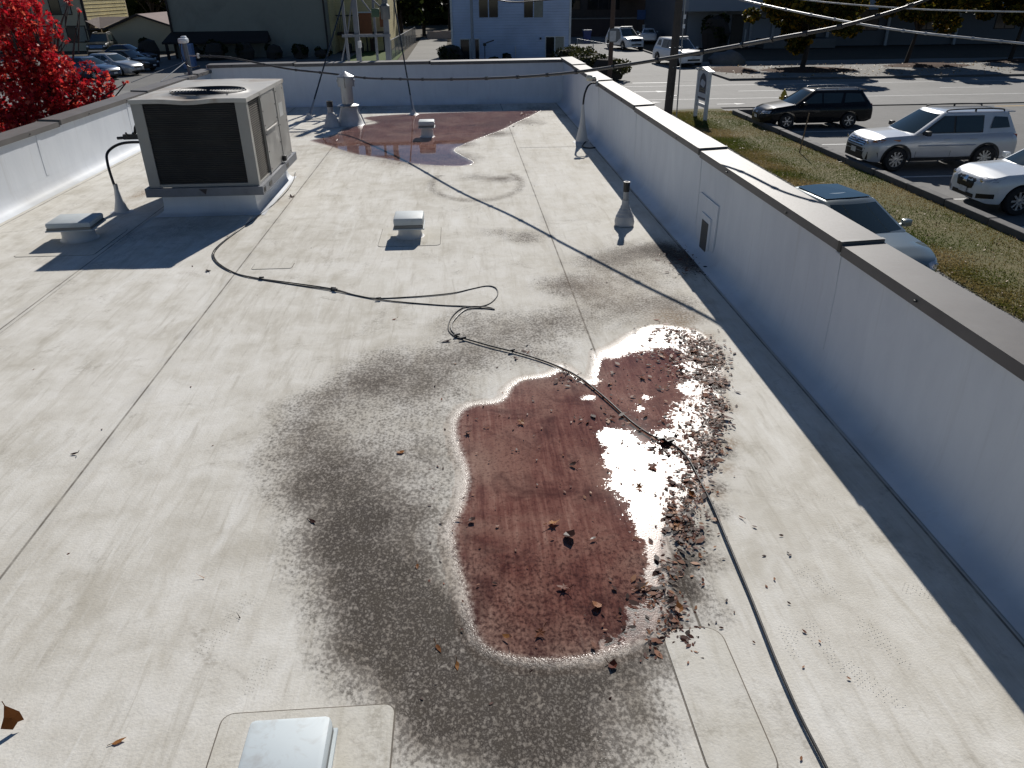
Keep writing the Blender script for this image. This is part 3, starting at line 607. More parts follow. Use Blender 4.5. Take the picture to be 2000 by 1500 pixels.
MB().lathe([(.0001,-.10),(.042,-.10),(.050,-.085),(.050,-.01),(.025,.0),(.025,.05)], (.16,.10,1.03), 14, 'X').build('lamp_head', mat('cream_lamp', (.62,.58,.47), .4), cr, 40)
MB().tube([(.205,.10,1.03),(.235,.12,.97)], .012, 6).build('lamp_arm', DKM, cr)
MB().tube(smoothpath([(.08,-.02,.02),(-.02,-.30,.014),(-.06,-.52,.014),(.03,-.62,.014),(.14,-.58,.014)],5), .011, 6).build('loose_wire', BLK, cr, 60)
sc = MB().box(2.372,2.398,6.93,7.23,.05,.40).box(2.385,2.398,6.80,7.36,.03,.56)
sco = sc.build('scupper', WALLM, bld); MB().box(2.366,2.3725,6.98,7.17,.055,.34).build('scupper_opening', mat('scupper_dark', (.07,.068,.065), .7), sco)
# guyed mast behind the back parapet
STEEL = mat('weathered_steel', (.15,.165,.19), .6, .2, .15, 10)
uf = thing('steel_mast', 'grey steel H-shaped mast with cross bars behind the back parapet', 'utility mast', (-2.0,19.6,-3))
for (xb, xt, wd) in ((-2.40,-2.36,.115),(-1.69,-1.66,.125)): MB().bar((xb+2,0,0),(xt+2,0,6.6), wd, wd).build('post', STEEL, uf)
MB().bar((.05,.05,0),(.06,.05,5.7), .055, .055).build('post', STEEL, uf); MB().bar((-.60,.1,0),(-.66,.1,5.6), .06, .06).build('post', STEEL, uf)
for z, xa, xb in ((4.41,-.72,.42),(5.35,-.5,.45),(6.2,-.6,.6)): MB().bar((xa,-.07,z),(xb,-.07,z), .05, .06).build('cross_bar', STEEL, uf)
for p, q in (((-.62,.02,4.35),(-.38,.02,5.3)),((-.45,.02,5.5),(.0,.02,4.9)),((-.40,.03,5.6),(.28,.03,4.95)),((-.95,.1,3.4),(-.6,.1,4.5))): MB().bar(p, q, .03, .03).build('brace', STEEL, uf)
MB().lathe([(.0001,0),(.10,0),(.11,.05),(.11,.28),(.06,.33),(.06,.42)], (.34,-.1,4.75), 12).build('insulator_drum', mat('drum_grey', (.16,.17,.17), .5, .4), uf, 40)
MB().box(.02,.20,-.14,-.02,4.80,4.98,.02).build('switch_box', mat('green_box', (.04,.09,.05), .6), uf)
MB().box(-.36,-.28,-.16,-.06,4.15,4.30,.01).build('meter_box', WHT, uf)
APEX = (-1.881,19.500,2.855)
for lbl, (ax, ay), off in (('left black guy rod running from roof anchor to the steel frame', (-3.182,16.613), -.3), ('right black guy rod running from puddle anchor to the steel frame', (-1.002,16.844), .33)):
    g = thing('guy_rod', lbl, 'guy wire', (ax, ay, 0), 0, 'guy rods of the steel frame')
    top = Vector(APEX)+Vector((off,0,.25))-Vector((ax,ay,0)); d = top.normalized()
    MB().tube([d*.25, top], .016, 8).build('rod', mat('rod_steel', (.05,.055,.06), .4, .6), g, 60)
    MB().tube([d*.05, d*.26, d*.46], [.035,.024,.02], 8).build('turnbuckle', GALV, g, 60)
    MB().lathe([(.13,.006),(.10,.012),(.045,.05),(.03,.10)], n=14).build('anchor_base', WHT, g, 40)
# service mast on the left parapet
sm = thing('service_mast', 'grey service mast with white weatherhead on left parapet corner', 'service mast', (-5.66,17.35,.82))
MB().tube([(0,0,-.75),(-.01,0,.62)], .048, 12).build('pipe', STEEL, sm, 60)
MB().box(-.09,.08,-.15,.07,.60,.70,.03).box(-.05,.05,-.06,.06,.69,.735,.018).build('weatherhead', mat('weatherhead_alu', (.72,.74,.76), .35, .2), sm, 40)
MB().tube(smoothpath([(-.06,-.07,.62),(-.09,-.09,.45),(-.06,-.10,.28),(.02,-.12,.17),(.12,-.12,.14),(.25,-.12,.17)],5), .012, 6).build('service_cable', BLK, sm, 60)
MB().bar((0,0,.36),(.22,-.04,.36), .03, .02).build('insulator_bracket', GALV, sm); MB().lathe([(.0001,-.05),(.03,-.04),(.03,.04),(.0001,.05)], (.24,-.05,.36), 10).build('insulator', WHT, sm, 40)
MB().tube([(0,0,.28),(-.62,-1.6,.02)], .008, 6).build('guy_strand', STEEL, sm); MB().tube([(0,0,.28),(-.10,-1.5,.02)], .008, 6).build('guy_strand', STEEL, sm)
# overhead service cable, its shadow falls across the roof
def wire(name, label, pts, r, m, ties=0, group='overhead cables'):
    P = smoothpath(pts, 10); o = thing(name, label, 'cable', pts[0], 0, group); b = Vector(pts[0])
    MB().tube([p-b for p in P], r, 8).build('strand', m, o, 60)
    if ties:
        for i in range(4, len(P)-2, ties):
            p = P[i]-b; d = (P[i+1]-P[i-1]).normalized(); MB().tube([p-d*.02, p+d*.02], (r[i] if hasattr(r, '__len__') else r)*1.5, 6).build('cable_tie', m, o)
    return o
WSH = mat('aluminium_cable', (.45,.45,.45), .4, .5); CBL = mat('cable_black', (.03,.03,.032), .45)
wire('overhead_cable', 'black overhead service cable crossing above the roof from the left mast', [(-5.42,17.30,1.18),(-4.740,17.200,1.139),(-3.553,16.900,0.942),(-2.647,16.400,0.888),(-1.837,15.700,0.860),(-1.194,14.700,0.933),(-0.469,13.400,1.046),(0.397,11.680,1.221),(1.046,10.640,1.348),(1.568,9.740,1.486),(2.184,8.760,1.677),(2.713,7.950,1.852),(2.886,7.100,1.983),(3.174,6.650,2.086),(3.532,6.400,2.221),(3.782,6.300,2.324)], [.0185]*115+list(np.linspace(.018,.010,36)), CBL, 6)
wire('overhead_cable', 'pale twisted overhead cable crossing the top right corner diagonally', [(6.361,21.000,2.315),(6.978,20.000,2.069),(8.078,18.000,1.761),(9.092,16.500,1.549),(10.017,15.300,1.440),(11.146,14.000,1.330)], .022, WSH, 3)
wire('overhead_cable', 'thin pale overhead cable running along the very top right edge', [(7.338,20.000,2.221),(8.467,19.000,2.037),(9.931,18.000,1.907),(10.871,17.200,1.866),(12.495,16.000,1.844)], .015, WSH, 0)
wire('overhead_cable', 'dark slack utility wires over the pale blue house', [(-0.253,40.000,2.166),(1.690,40.000,1.889),(2.918,40.000,1.748),(5.142,40.000,1.881),(7.125,40.000,1.995)], .03, CBL)
# black cord lying on the roof
co = thing('roof_cord', 'long black cord snaking over the roof and through the near puddle', 'cord', (0,0,0))
def cordpts(L, z): return [(x,y,z+.0015*math.sin(i*1.7)) for i, (x,y) in enumerate(L)]
main = [(-0.046,5.225),(0.165,5.060),(0.385,4.909),(0.591,4.724),(0.745,4.513),(0.871,4.213),(0.978,3.910),(1.067,3.735),(1.165,3.631),(1.218,3.491),(1.227,3.264),(1.228,3.036),(1.216,2.791),(1.206,2.572),(1.197,2.376),(1.184,2.184),(1.172,1.985),(1.167,1.775),(1.172,1.608),(1.175,1.458)]
armA = [(-2.466,11.321),(-2.399,10.852),(-2.366,10.245),(-2.386,9.623),(-2.432,9.139),(-2.508,8.593),(-2.587,8.086),(-2.615,7.693),(-2.564,7.438),(-2.416,7.158),(-2.205,6.917),(-1.924,6.737),(-1.561,6.569),(-1.212,6.407),(-0.866,6.164),(-0.508,6.145),(-0.150,6.200),(0.033,6.297),(0.174,6.363),(0.255,6.304),(0.265,6.139),(0.203,5.963),(0.112,5.878),(-0.040,5.857),(-0.138,5.655),(-0.162,5.419),(-0.105,5.268),(-0.046,5.225)]
armB = [(-2.509,8.552),(-2.583,8.030),(-2.594,7.657),(-2.543,7.420),(-2.391,7.140),(-2.142,6.854),(-1.866,6.690),(-1.505,6.511),(-1.182,6.353),(-0.772,6.107),(-0.280,5.946),(-0.018,5.889),(0.155,5.851),(0.222,5.800),(0.133,5.830),(-0.010,5.820),(-0.113,5.611),(-0.141,5.428),(-0.093,5.286),(-0.046,5.225)]
MB().tube(smoothpath(cordpts(main,.0155),6), .0062, 8).build('cord_bundle', BLK, co, 60)
MB().tube(smoothpath(cordpts(armA,.009),6), .0052, 6).build('cord_strand', BLK, co, 60); MB().tube(smoothpath(cordpts(armB,.010),6), .0052, 6).build('cord_strand', BLK, co, 60)
for (x, y) in [(-1.914,6.736),(-1.201,6.393),(-1.182,6.353),(-0.093,5.286),(-0.046,5.225),(-0.773,6.119),(0.313,4.958),(1.116,3.680),(1.165,3.631)]:
    MB().bar((x-.022,y+random.uniform(-.02,.02),.024),(x+.022,y+random.uniform(-.02,.02),.027), .012, .012).build('tie_wrap', BLK, co)
# ================================================================ FALLEN LEAVES
LEAFB = leafmat('leaf_brown', [(0,(.016,.007,.006)), (.35,(.045,.014,.010)), (.62,(.105,.030,.017)), (.85,(.19,.070,.032)), (1.0,(.30,.15,.08))], .10, .5)
LEAFO = leafmat('leaf_orange', [(0,(.10,.035,.012)), (.5,(.22,.085,.025)), (1.0,(.36,.17,.06))], .25, .45)
LEAFD = leafmat('leaf_dark', [(0,(.010,.006,.005)), (1.0,(.045,.016,.010))], .05, .4)
litter = []
def scatter(px_list, n, s):
    for (x, y, sg, a) in px_list:
        k = int(n*a); litter.extend(np.stack([RNG.normal(x, sg, k), RNG.normal(y, sg*1.15, k), RNG.uniform(.0105,.017,k)], 1))
scatter([(1.485,5.182,0.100,0.350),(1.630,5.122,0.090,1.000),(1.747,4.972,0.080,1.600),(1.732,4.670,0.060,1.800),(1.646,4.761,0.070,1.200),(1.626,4.441,0.060,1.300),(1.673,4.362,0.045,1.000),(1.592,4.086,0.040,1.000),(1.492,3.838,0.040,1.000),(1.390,3.613,0.045,1.000),(1.284,3.408,0.050,0.800),(1.172,3.221,0.060,0.700),(1.088,3.069,0.060,0.600),(1.035,2.925,0.050,0.500),(1.005,2.769,0.060,0.350),(1.052,2.843,0.040,0.500),(0.840,2.466,0.040,0.120),(0.854,2.340,0.035,0.250),(0.809,2.254,0.030,0.200),(0.752,2.202,0.050,0.150),(0.657,2.266,0.080,0.150),(1.461,4.776,0.100,0.450),(1.485,4.453,0.080,0.500),(1.435,4.033,0.070,0.600),(1.317,3.733,0.070,0.550),(1.332,4.873,0.100,0.200),(1.040,3.755,0.120,0.180),(1.067,4.338,0.150,0.200),(1.151,3.577,0.070,0.500),(0.889,3.948,0.100,0.150),(0.764,2.440,0.050,0.300),(0.897,2.596,0.040,0.300),(0.675,4.519,0.060,0.200),(0.388,4.952,0.060,0.120),(2.155,7.058,0.120,0.500),(2.376,7.374,0.080,0.400),(2.106,6.604,0.100,0.400),(0.859,2.194,0.050,0.200),(1.409,16.477,0.150,0.250),(0.998,15.203,0.150,0.250),(0.556,14.273,0.150,0.200),(1.618,16.965,0.100,0.200)], 185, 1)
L_ = np.array(litter); L_[:,2] = np.where(np.maximum(seg_dist(L_[:,:2], PUD), seg_dist(L_[:,:2], PUD2)) > .0, L_[:,2], .0058+.004*RNG.uniform(size=len(L_))); W_ = RNG.uniform(0,1,len(L_))
o = leaf_cloud('leaf_litter', L_, .017+.036*RNG.uniform(size=len(L_))**3, LEAFB, OVAL, flat=5.0, curl=.35, var=np.clip(W_**1.3,0,1)); tag(o, 'drift of small brown leaf scraps along the puddle edge', 'leaf litter', kind='stuff')
sc2 = []
for _ in range(170): sc2.append((RNG.uniform(-.25,1.5), RNG.uniform(1.9,5.0), .0115))
for _ in range(55): sc2.append((RNG.uniform(-5,2.2), RNG.uniform(1.2,15), .0062))
sc2 = np.array(sc2); sc2[:,2] = np.where(seg_dist(sc2[:,:2], PUD) > 0, .0115, .0055)
o = leaf_cloud('leaf_scraps', sc2, .022, LEAFB, OVAL, flat=5.0, curl=.4); tag(o, 'tiny leaf scraps strewn over the roof membrane', 'leaf litter', kind='stuff')
def single_leaf(label, x, y, size, m, shape, tilt, z=.014, group='single fallen leaves on the roof', var=.5):
    me = MB(); k = len(shape); a0 = random.uniform(0,6.28); cu = random.uniform(.15,.45)
    vs = [(0,0,0)]
    jit = [random.uniform(.72,1.2) for _ in shape]; el = random.uniform(.62,1.0)
    for (u, v), jq in zip(shape, jit):
        u, v = u*jq*el, v*jq
        ca, sa = math.cos(a0), math.sin(a0); X, Y = u*ca-v*sa, u*sa+v*ca
        vs.append((X*size, Y*size, size*(cu*(u*u*2+v*v)*random.uniform(.6,1.3))))
    me.add(vs, [(0,i+1,(i+1)%k+1) for i in range(k)])
    s0 = Vector((shape[0][0]*math.cos(a0)-shape[0][1]*math.sin(a0), shape[0][0]*math.sin(a0)+shape[0][1]*math.cos(a0),0))*size
    me.tube([s0*.9+Vector((0,0,.003)), s0*1.5+Vector((0,0,.02*random.random()))], .0016, 4)
    ms = me.mesh('fallen_leaf'); ms.materials.append(m)
    at = ms.attributes.new('var', 'FLOAT', 'POINT'); at.data.foreach_set('value', np.full(len(ms.vertices), var, np.float32))
    o = bpy.data.objects.new('fallen_leaf', ms); C.objects.link(o); o.location = (x,y,z); o.rotation_euler = (tilt*random.uniform(-1,1), tilt*random.uniform(-1,1), 0)
    return tag(o, label, 'leaf', group)
lf = single_leaf('upright brown leaf casting a long shadow at the bottom left', *(-1.729,1.947), .10, LEAFO, [(0,-.5),(.3,-.25),(.42,.1),(.2,.45),(-.1,.3),(-.38,.35),(-.35,-.1)], 0, .045, var=.25); lf.rotation_euler = (rad(62), rad(15), rad(20))
GL = 'fallen leaves lying in the near puddle'
for lbl, (x, y), s, m, sh in (
    ('yellow curled leaf in the upper left of the near puddle', (0.302,3.946), .062, LEAFO, MAPLE),
    ('orange lobed leaf in the middle of the red puddle bed', (0.386,2.950), .075, LEAFO, MAPLE),
    ('dark wet leaf just below the orange leaf in the puddle', (0.457,2.842), .075, LEAFD, ROUGH6),
    ('small dark leaf right of the wet leaf in the puddle', (0.567,2.818), .045, LEAFD, OVAL),
    ('dark curled leaf near the left edge of the puddle', (-0.027,3.852), .060, LEAFD, MAPLE),
    ('orange leaf floating inside the white sun glare', (0.884,3.215), .055, LEAFO, MAPLE),
    ('round orange leaf at the glare lower right, beside the cord', (1.149,3.122), .050, LEAFO, ROUGH6),
    ('square dark leaf in the centre of the puddle', (0.559,3.460), .050, LEAFD, ROUGH6),
    ('brown leaf with pale edge in the lower puddle', (0.379,2.494), .060, LEAFB, MAPLE),
    ('pinkish brown leaf at the lower right of the puddle', (0.513,2.374), .060, LEAFB, ROUGH6),
    ('large orange leaf on the puddle right shore', (0.864,2.327), .062, LEAFO, ROUGH6),
    ('orange leaf by the lower glare of the puddle', (0.735,2.474), .062, LEAFO, MAPLE),
    ('pale orange pair of leaves on the dark right shore', (0.998,2.867), .085, LEAFO, MAPLE),
    ('dark leaf on the right shore next to the pale orange leaves', (1.022,2.925), .05, LEAFD, ROUGH6),
    ('large dark leaf caught beside the cord in the glare', (1.085,3.555), .09, LEAFD, MAPLE),
    ('dark clump of leaf wrapped on the cord', (1.138,3.644), .09, LEAFD, ROUGH6),
    ('dark standing leaf in the upper right water', (1.189,4.492), .075, LEAFD, MAPLE),
    ('brown leaf below the cord in the upper water', (0.873,3.950), .06, LEAFB, MAPLE),
    ('twin dark leaf, left one, upper puddle', (0.639,3.968), .04, LEAFD, OVAL),
    ('twin dark leaf, right one, upper puddle', (0.671,3.941), .045, LEAFD, OVAL),
    ('rust coloured leaf on the leaf drift at the top right', (1.652,4.847), .11, LEAFB, MAPLE),
    ('brown leaf half way along the right leaf drift', (1.491,4.609), .09, LEAFB, MAPLE),
    ('rusty leaf lying at the glare right margin', (1.533,4.194), .07, LEAFB, MAPLE),
    ('dark red leaf near the water left edge, low', (-0.024,3.006), .045, LEAFD, ROUGH6),
    ('dark leaf at the cove in the left water edge', (-0.092,3.028), .04, LEAFD, OVAL),
    ('small tan leaf beside the lower bright rim', (0.104,2.228), .05, LEAFO, OVAL),
    ('tan curled leaf cluster in the lower puddle', (0.249,2.239), .06, LEAFB, MAPLE),
    ('mauve leaf under the cord in the bright water', (1.004,3.405), .06, LEAFB, ROUGH6)):
    single_leaf(lbl, x, y, s, m, sh, .35, .017, GL, random.uniform(.4,.95))
DR = [(1.683,5.165,0.060,1.000),(1.753,4.927,0.060,1.000),(1.727,4.630,0.050,1.000),(1.643,4.291,0.040,1.000),(1.530,3.960,0.040,1.000),(1.416,3.667,0.040,1.000),(1.297,3.433,0.050,1.000),(1.172,3.221,0.050,1.000),(1.082,3.047,0.050,1.000),(1.014,2.866,0.050,1.000)]
for i in range(40):
    x, y, s_, _ = DR[i % len(DR)]
    single_leaf('brown wet leaf lying in the dense drift along the right shore', x+random.gauss(0,s_), y+random.gauss(0,s_), random.uniform(.035,.065), random.choice((LEAFB,LEAFB,LEAFD)), random.choice((ROUGH6,MAPLE,OVAL)), .2, .016, 'leaves in the drift on the right shore', random.uniform(.35,.8))
GR = 'fallen leaves on the dry roof'
for lbl, (x, y), s, m, sh in (
    ('black curled leaf on the speckled stain left of the puddle', (-0.832,3.068), .06, LEAFD, OVAL),
    ('brown leaf on the dry stain above left of the puddle', (-0.428,3.674), .05, LEAFO, ROUGH6),
    ('dark leaf lying between the cord and air conditioner shadow', (-2.488,7.015), .075, LEAFD, MAPLE),
    ('brown leaf on the seam right of the air conditioner curb', (-2.235,9.844), .10, LEAFB, MAPLE),
    ('dark leaf caught by the cord bend above the puddle', (-0.175,5.198), .10, LEAFD, OVAL),
    ('orange sliver of leaf at the lower left of the puddle rim', (-0.176,2.194), .05, LEAFO, OVAL),
    ('pale orange leaf just outside the lower puddle rim', (-0.099,2.097), .045, LEAFO, OVAL),
    ('pink brown leaf below the bright rim of the puddle', (0.522,2.051), .045, LEAFB, ROUGH6),
    ('orange leaf sliver left of the puddle, upright', (-0.285,2.692), .04, LEAFO, OVAL),
    ('thin orange twig on the clean membrane at left', (-1.261,2.687), .05, LEAFO, BLADE),
    ('dark twig on the clean membrane below the orange one', (-1.032,2.421), .04, LEAFD, BLADE),
    ('small brown leaf on the left side of the roof', (-2.338,3.809), .05, LEAFD, OVAL),
    ('brown scrap of leaf beside the foreground vent, left', (-1.320,1.849), .05, LEAFO, OVAL),
    ('small brown leaf on the dry roof above the cord loop', (-0.607,5.664), .05, LEAFB, OVAL),
    ('brown leaf near the edge of the parapet shadow', (1.350,2.933), .035, LEAFB, OVAL)):
    single_leaf(lbl, x, y, s, m, sh, .2, .007, GR, random.uniform(.3,.9))

# ---- shoe prints and scuffs left in the dust
fp = MB(); q = np.random.default_rng(5)
for (x, y), a, ln in zip([(2.493,3.072),(2.484,2.896),(1.804,2.746),(2.416,2.661),(1.533,2.480),(1.412,2.092),(1.655,2.102),(1.804,3.089),(1.654,3.146),(1.609,3.393),(1.505,1.899),(0.859,1.707),(2.821,3.391),(1.294,2.184),(1.951,2.382),(2.117,2.040),(0.421,1.682),(0.682,1.623),(-0.941,2.956),(-1.032,2.512),(-0.865,2.161),(-1.096,2.339)], (20,35,10,-30,25,5,15,60,40,-20,30,10,35,-15,50,20,-10,15,-25,-30,-20,-28), (1,1,1,1,.8,1,1,.6,.8,.6,.9,1,.7,.6,.7,1,.8,.7,.6,.7,.6,.6)):
    ca, sa = math.cos(rad(a)), math.sin(rad(a))
    for i in range(18):
        v = (-.145+.29*i/17); w_ = (.042 if v > 0 else .033)*math.sqrt(max(0,1-(abs(v)-.08)**2/.0045)) if abs(v) > .08 else (.045 if v > 0 else .030)
        if abs(v) > .148 or v > -.145+.29*ln: continue
        for k in range(7):
            u = -.045+.09*k/6+(.0065 if i % 2 else 0)
            if abs(u) > w_ or q.random() < .28: continue
            X, Y = x+u*ca-v*sa, y+u*sa+v*ca; d = .0034
            fp.add([(X-d*ca,Y-d*sa,.0042),(X+d*.5*sa,Y-d*.5*ca,.0042),(X+d*ca,Y+d*sa,.0042),(X-d*.5*sa,Y+d*.5*ca,.0042)], [(0,1,2,3)])
tag(fp.build('shoe_prints', mat('print_dust', (.49,.465,.41), .9), bld), kind='stuff')
# ================================================================ GROUND, ROADS
def flatmat(name, c0, c1, rough=.9, s=1.0, speck=(.3,.29,.27), bump=.3):
    t = NT(name); a = t.noise(.25*s, 3, .6); b = t.noise(3*s, 4, .68); f = t.noise(40*s, 2, .7)
    c = t.ramp(t.math('ADD', t.math('MULTIPLY', a, .55), t.math('MULTIPLY', b, .45)), [(.3, c0), (.7, c1)])
    c = t.mix(t.rng(f, .60, .75, 0, .4), c, speck)
    return t.set(c, rough, 0, t.bump(f, bump, .01), spec=.2)
ASPH = flatmat('asphalt_worn', (.175,.173,.166), (.26,.255,.245), .8); ASPD = flatmat('asphalt_lot', (.125,.123,.118), (.19,.186,.178), .8)
CONC = flatmat('concrete_walk', (.20,.195,.18), (.29,.28,.26), .9, 1, (.18,.17,.16)); SOIL = flatmat('soil', (.06,.052,.04), (.11,.095,.07), .95)
TURF = flatmat('turf', (.075,.085,.025), (.19,.155,.085), .95, 2.6, (.26,.21,.13)); MULCH = flatmat('bark_mulch', (.045,.024,.016), (.11,.062,.040), .95, 2, (.19,.12,.075), .8)
KERB = mat('kerb_concrete', (.095,.092,.09), .85, 0, .3, 5, bump=.3); LINE = mat('road_paint', (.62,.62,.60), .7, 0, .25, 9); YEL = mat('yellow_paint', (.50,.30,.04), .7)
def sheet(name, x0, x1, y0, y1, z, m, kind='structure'):
    return tag(MB().box(x0,x1,y0,y1,z-.03,z).build(name, m), kind=kind)
ground = tag(MB().box(-320,340,-120,420,GZ-.5,GZ-.06).build('ground', SOIL), kind='structure')
sheet('service_alley', 2.65, 10.05, -20, 37.2, GZ, ASPH); sheet('parking_lot', 12.95, 60, -10, 38.0, GZ-.002, ASPD)
road = sheet('road', -140, 150, 38.4, 49.8, GZ, ASPH); sheet('left_parking_lot', -70, -6.0, -20, 78, GZ-.004, ASPD)
sheet('verge', -5.9, 12.9, 37.2, 38.3, GZ+.02, CONC)
sheet('driveway', 9.6, 17.2, 49.85, 120, GZ-.001, ASPH)
fsw = sheet('far_pavement', 17.4, 120, 50.0, 62, GZ+.10, CONC); sheet('far_yard', -6, 9.5, 49.9, 66, GZ-.01, SOIL)
kb = tag(MB().box(17.2, 120, 49.82, 49.998, GZ-.05, GZ+.13).build('far_kerb', KERB), kind='structure'); tag(MB().box(17.2,17.398,49.999,100,GZ-.05,GZ+.12).build('driveway_kerb', KERB), kind='structure')
# painted lines
def line(x0,x1,y0,y1,m=LINE,parent=road,z=.004): return MB().box(x0,x1,y0,y1,GZ+z-.003,GZ+z).build('road_marking', m, parent)
for y in (41.6, 47.6): line(-30,60,y-.05,y+.05)
for x in (-20,-8,4,16,28,40): line(x,x+3,44.6,44.7)
line(*[12.05-1.2,13.6], 49.3,49.55)
def arrow(cx, cy, s, parent):
    m = MB().prism([(cx-1.0*s,cy-.08*s),(cx+.2*s,cy-.08*s),(cx+.2*s,cy-.3*s),(cx+.9*s,cy),(cx+.2*s,cy+.3*s),(cx+.2*s,cy+.08*s),(cx-1.0*s,cy+.08*s)], GZ+.001, GZ+.005); m.build('road_arrow', LINE, parent)
arrow(*(13.941,39.573), .8, road); arrow(*(11.109,45.055), 1.1, road); arrow(*(9.934,40.666), .7, road)
lot = bpy.data.objects['parking_lot']
for y in (34.1,31.2,28.4,25.7,22.9,20.1,17.3): MB().box(13.25,18.4,y-.05,y+.05,GZ-.001,GZ+.002).build('bay_line', LINE, lot)
MB().box(24.5,44,37.1,37.25,GZ-.001,GZ+.002).build('bay_line', YEL, lot)
# kerb stones between grass and lot
kk = tag(bpy.data.objects.new('lot_kerb', None), kind='structure'); C.objects.link(kk)
y = -3.0; kmesh = MB().box(-.14,.14,0,1.82,-.1,.26,.03).mesh('kerb_stone'); kmesh.materials.append(KERB)
while y < 34.8:
    o = bpy.data.objects.new('kerb_stone', kmesh); C.objects.link(o); o.parent = kk
    o.location = (13.12-.016*max(0,y-16)+random.uniform(-.012,.012), y, GZ+random.uniform(-.01,.01)); o.rotation_euler = (0,0,rad(.9)+random.uniform(-.006,.006)); y += 1.85
for k in range(2):
    o = bpy.data.objects.new('kerb_stone', kmesh); C.objects.link(o); o.parent = kk; o.location = (13.0+k*1.85, 35.9-k*.12, GZ); o.rotation_euler = (0,0,rad(-92))
# grass strip
gs = MB(); K = 40
for i in range(K+1):
    y = -8+45.5*i/K; gs.v += [(9.93+.07*math.sin(y*.9)+.05*math.sin(y*2.3), y, GZ-.02), (10.2,y,GZ+.05), (11.4,y,GZ+.08), (13.02-.016*max(0,y-16), y, GZ+.07)]
gs.f += [(i*4+j, i*4+j+1, i*4+j+5, i*4+j+4) for i in range(K) for j in range(3)]
gstrip = tag(gs.build('grass_strip', TURF, None, 80), kind='structure')
GRASS = leafmat('grass_blade', [(0,(.075,.11,.02)), (.35,(.115,.135,.03)), (.6,(.19,.16,.06)), (1,(.33,.26,.14))], .35, .6)
def grass(name, x0, x1, y0, y1, n, size, label, parent=None, bias=0.0, zf=0.06):
    P = np.stack([RNG.uniform(x0,x1,n), RNG.uniform(y0,y1,n), np.full(n, GZ+zf)], 1)
    var = np.clip(.5+.42*wobble(P[:,:2], 1.3, 21)+bias, 0, 1)
    nr = RNG.normal(size=(n,3))*.8; nr[:,2] *= .35
    o = leaf_cloud(name, P, size, GRASS, [(-.10,-.3),(.10,-.3),(.07,.35),(0,.7),(-.07,.35)], normals=nr, var=var, curl=.2)
    return tag(o, label, 'grass', kind='stuff')
grass('grass', 9.95, 12.95, 10.5, 36.8, 95000, .085, 'patchy dry grass strip between the alley and the parking lot')
o = leaf_cloud('dry_leaves', np.stack([RNG.uniform(9.8,12.9,900), RNG.uniform(10.5,34,900), np.full(900, GZ+.10)],1), .06, leafmat('tan_leaf', [(0,(.10,.05,.025)),(1,(.34,.22,.12))], .2), OVAL, flat=2); tag(o, 'dry tan leaves scattered on the grass strip', 'leaf litter', kind='stuff')
st = thing('wooden_stake', 'thin wooden survey stake standing in the grass by the kerb', 'stake', (12.05,26.6,GZ)); MB().bar((0,0,0),(.12,.02,1.42),.035,.035).build('shaft', mat('stake_wood', (.22,.15,.09), .8), st)

# ================================================================ VEHICLES
TYRE = mat('tyre_rubber', (.012,.012,.013), .8); RIM = mat('alloy_rim', (.55,.56,.57), .28, .8, .05); GLASS = NT('car_glass')
GLASS.set((.022,.034,.035), .03, 0, None, 0.0, 0.8); GLASS = GLASS.m
CLAD = mat('black_plastic', (.014,.014,.015), .55); GAP = mat('panel_gap', (.008,.008,.008), .8); LAMP = mat('lamp_clear', (.55,.56,.58), .12, .3, .1); AMBER = mat('lamp_amber', (.45,.16,.04), .2); TAIL = mat('lamp_red', (.22,.012,.012), .2); PLATE = mat('plate_white', (.6,.6,.6), .5); CHROME = mat('chrome', (.6,.6,.62), .15, 1.0, .05); SEATM = mat('seat_beige', (.22,.20,.17), .9)
WPROF = [(0,.94),(.10,.975),(.25,.99),(.48,1.0),(.66,.995),(.80,.98),(.91,.945),(1.0,.86)]
